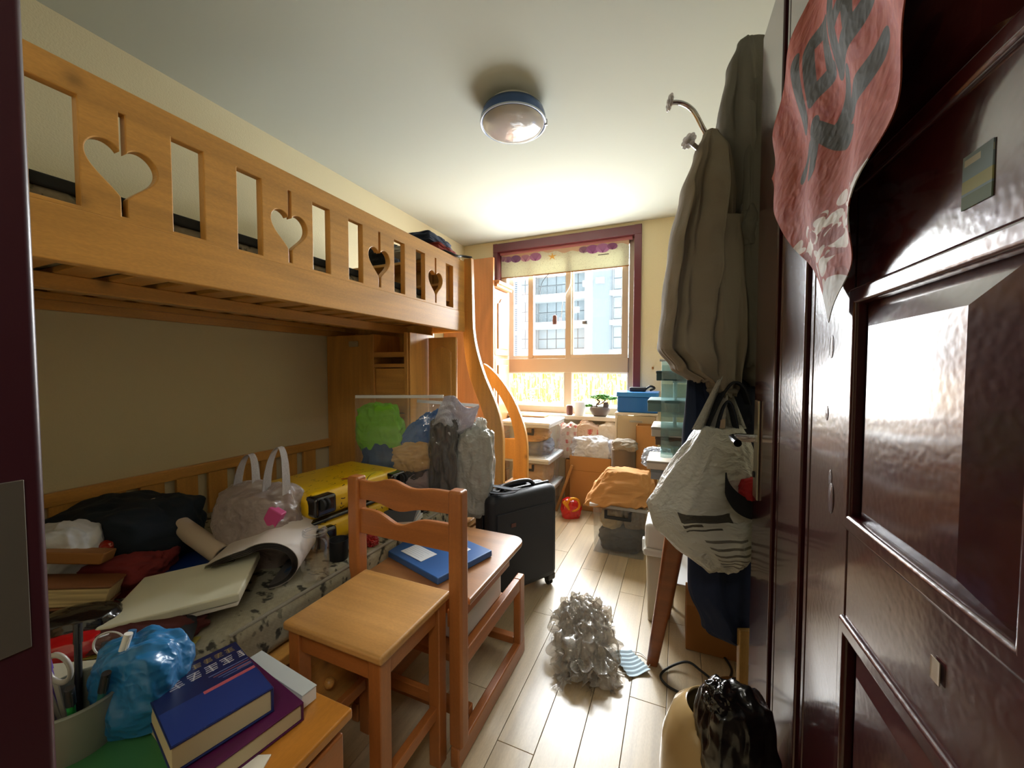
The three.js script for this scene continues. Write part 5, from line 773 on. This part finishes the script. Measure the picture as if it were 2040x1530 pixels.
  mesh('body', lump(0.22, 0.28, 0.12, { sd: 171, amp: 0.14 }).translate(0.095, 0.94, -0.01), cloth(0x151b29), bp); mesh('strap', sheet((u, v) => [-0.085 + 0.16 * u, 0.97 + 0.22 * Math.sin(u * 2.4), 0.075 + (v - 0.5) * 0.03 + 0.02 * Math.sin(u * 3)], 24, 4, 0.006), cloth(0x10151f), bp); mesh('strap', sheet((u, v) => [-0.05 + 0.08 * u, 0.95 + 0.18 * Math.sin(u * 2.6), 0.09 + (v - 0.5) * 0.028], 24, 4, 0.006), cloth(0x1a2130), bp); mesh('buckle', box(0.02, 0.03, 0.008, 0.003).translate(-0.02, 1.06, 0.10), std({ color: 0xb9a28c, roughness: 0.4 }), bp);
  // printed carrier bag
  const art = paint(1024, 1024, (g, w, h) => {
    g.fillStyle = '#cfcfc6'; g.fillRect(0, 0, w, h); g.save(); g.translate(w * 0.5, h); g.scale(-1, -1);
    // seen from outside, the front of the bag runs from u 0.5 (its left) to u 0 (its right): draw in that frame
    g.fillStyle = '#4a4842'; g.save(); g.translate(168, 440); g.rotate(-0.10); g.scale(0.55, 1.5); g.fillRect(0, 0, 210, 42); g.fillRect(0, 52, 96, 18); g.fillRect(0, 88, 150, 9); g.fillStyle = '#77736a'; for (let i = 0; i < 6; i++) g.fillRect(60, 130 + i * 26, 200 + (i * 47) % 90, 9); g.fillRect(210, 300, 40, 20); g.restore(); g.restore();
  });
  const tb = thing('carrier_bag', 'white printed carrier bag hanging in front of the navy coat', 'bag', [0.104, 0, -1.375], [0, FACE, 0]);
  mesh('sack', loft((q, s) => {
    const rows = [[1.049, -0.044, 0.094], [0.980, -0.094, 0.125], [0.892, -0.156, 0.144], [0.792, -0.206, 0.156], [0.730, -0.181, 0.156], [0.655, -0.106, 0.150], [0.599, -0.037, 0.112], [0.580, 0.000, 0.075]], k = q * 7, i = Math.min(6, Math.floor(k)), f = k - i, A = rows[i], B = rows[i + 1], a = s * 6.283, c = Math.cos(a), n = Math.sin(a);
    const y = A[0] + (B[0] - A[0]) * f, x0 = A[1] + (B[1] - A[1]) * f, x1 = A[2] + (B[2] - A[2]) * f, d = 0.075 * Math.sin(Math.PI * Math.min(1, 0.12 + q * 0.86)) ** 0.7 * (1 + 0.22 * fbm(c * 2, q * 3, n * 1.4 + 7, 4));
    return [(x0 + x1) / 2 + (x1 - x0) / 2 * Math.sign(c) * Math.abs(c) ** 0.75, y + 0.012 * N3(c * 2, q * 4, n), n * d];
  }, 60, 96), poly(0xffffff, { map: art, transmission: 0.12, roughness: 0.45 }), tb);
  mesh('handle', sheet((u, v) => [-0.02 + u * 0.05 + (v - 0.5) * (0.10 - 0.07 * u), 1.04 + u * 0.17, 0.01 + 0.01 * Math.sin(v * 9)], 14, 12, 0.0018), poly(0xcfcfc6, { transmission: 0.12 }), tb); mesh('handle', sheet((u, v) => [0.075 - u * 0.045 + (v - 0.5) * (0.075 - 0.05 * u), 1.04 + u * 0.17, -0.012 + 0.01 * Math.sin(v * 9)], 14, 12, 0.0018), poly(0xcfcfc6, { transmission: 0.12 }), tb);
  const rb = thing('red_hat', 'red hat with a black brim hung against the carrier bag', 'hat', [0.115, 0, -1.36], [0, FACE, 0]);
  mesh('crown', lump(0.14, 0.06, 0.09, { sd: 181, amp: 0.1 }).translate(0.11, 0.845, 0.06), cloth(0x9a1c20), rb); mesh('brim', sheet((u, v) => { const a = Math.PI * (1.0 + u * 0.75); return [0.11 + Math.cos(a) * 0.12, 0.895 + Math.sin(a) * 0.085 + (v - 0.5) * 0.06, 0.075 + 0.01 * Math.sin(u * 6)]; }, 30, 8, 0.005), cloth(0x14161c), rb);
}
{
  const t = thing('waste_bin', 'round beige plastic waste bin on the floor inside the door', 'bin', [0.09, 0, -1.0]);
  mesh('body', lathe([[0, 0.004], [0.085, 0.004], [0.092, 0.012], [0.112, 0.12], [0.118, 0.26], [0.112, 0.34], [0.09, 0.405], [0.06, 0.435], [0.056, 0.43], [0.085, 0.398], [0.108, 0.335], [0.113, 0.26], [0.107, 0.12], [0.088, 0.016], [0, 0.01]], 56), phy({ color: 0xb99a68, roughness: 0.22, clearcoat: 0.6 }), t);
  mesh('base_ring', new THREE.TorusGeometry(0.1, 0.006, 8, 48).rotateX(Math.PI / 2).translate(0, 0.16, 0), phy({ color: 0xa4875a, roughness: 0.3 }), t);
  const b = thing('black_bag', 'shiny black plastic bag slumped over the beige waste bin', 'bag', [0.125, 0.33, -0.94], [0, FACE, 0]);
  mesh('sack', lump(0.15, 0.21, 0.13, { sd: 191, amp: 0.15, freq: 2.0, ridge: 0.4 }), phy({ color: 0x0c0c0e, roughness: 0.25, clearcoat: 0.5, bumpMap: crease, bumpScale: 0.005 }), b); mesh('tied_neck', lump(0.06, 0.05, 0.05, { sd: 192, amp: 0.25 }).translate(-0.045, 0.185, 0.02), phy({ color: 0x101012, roughness: 0.2, clearcoat: 0.6 }), b);
}
renderer.render(scene, camera);
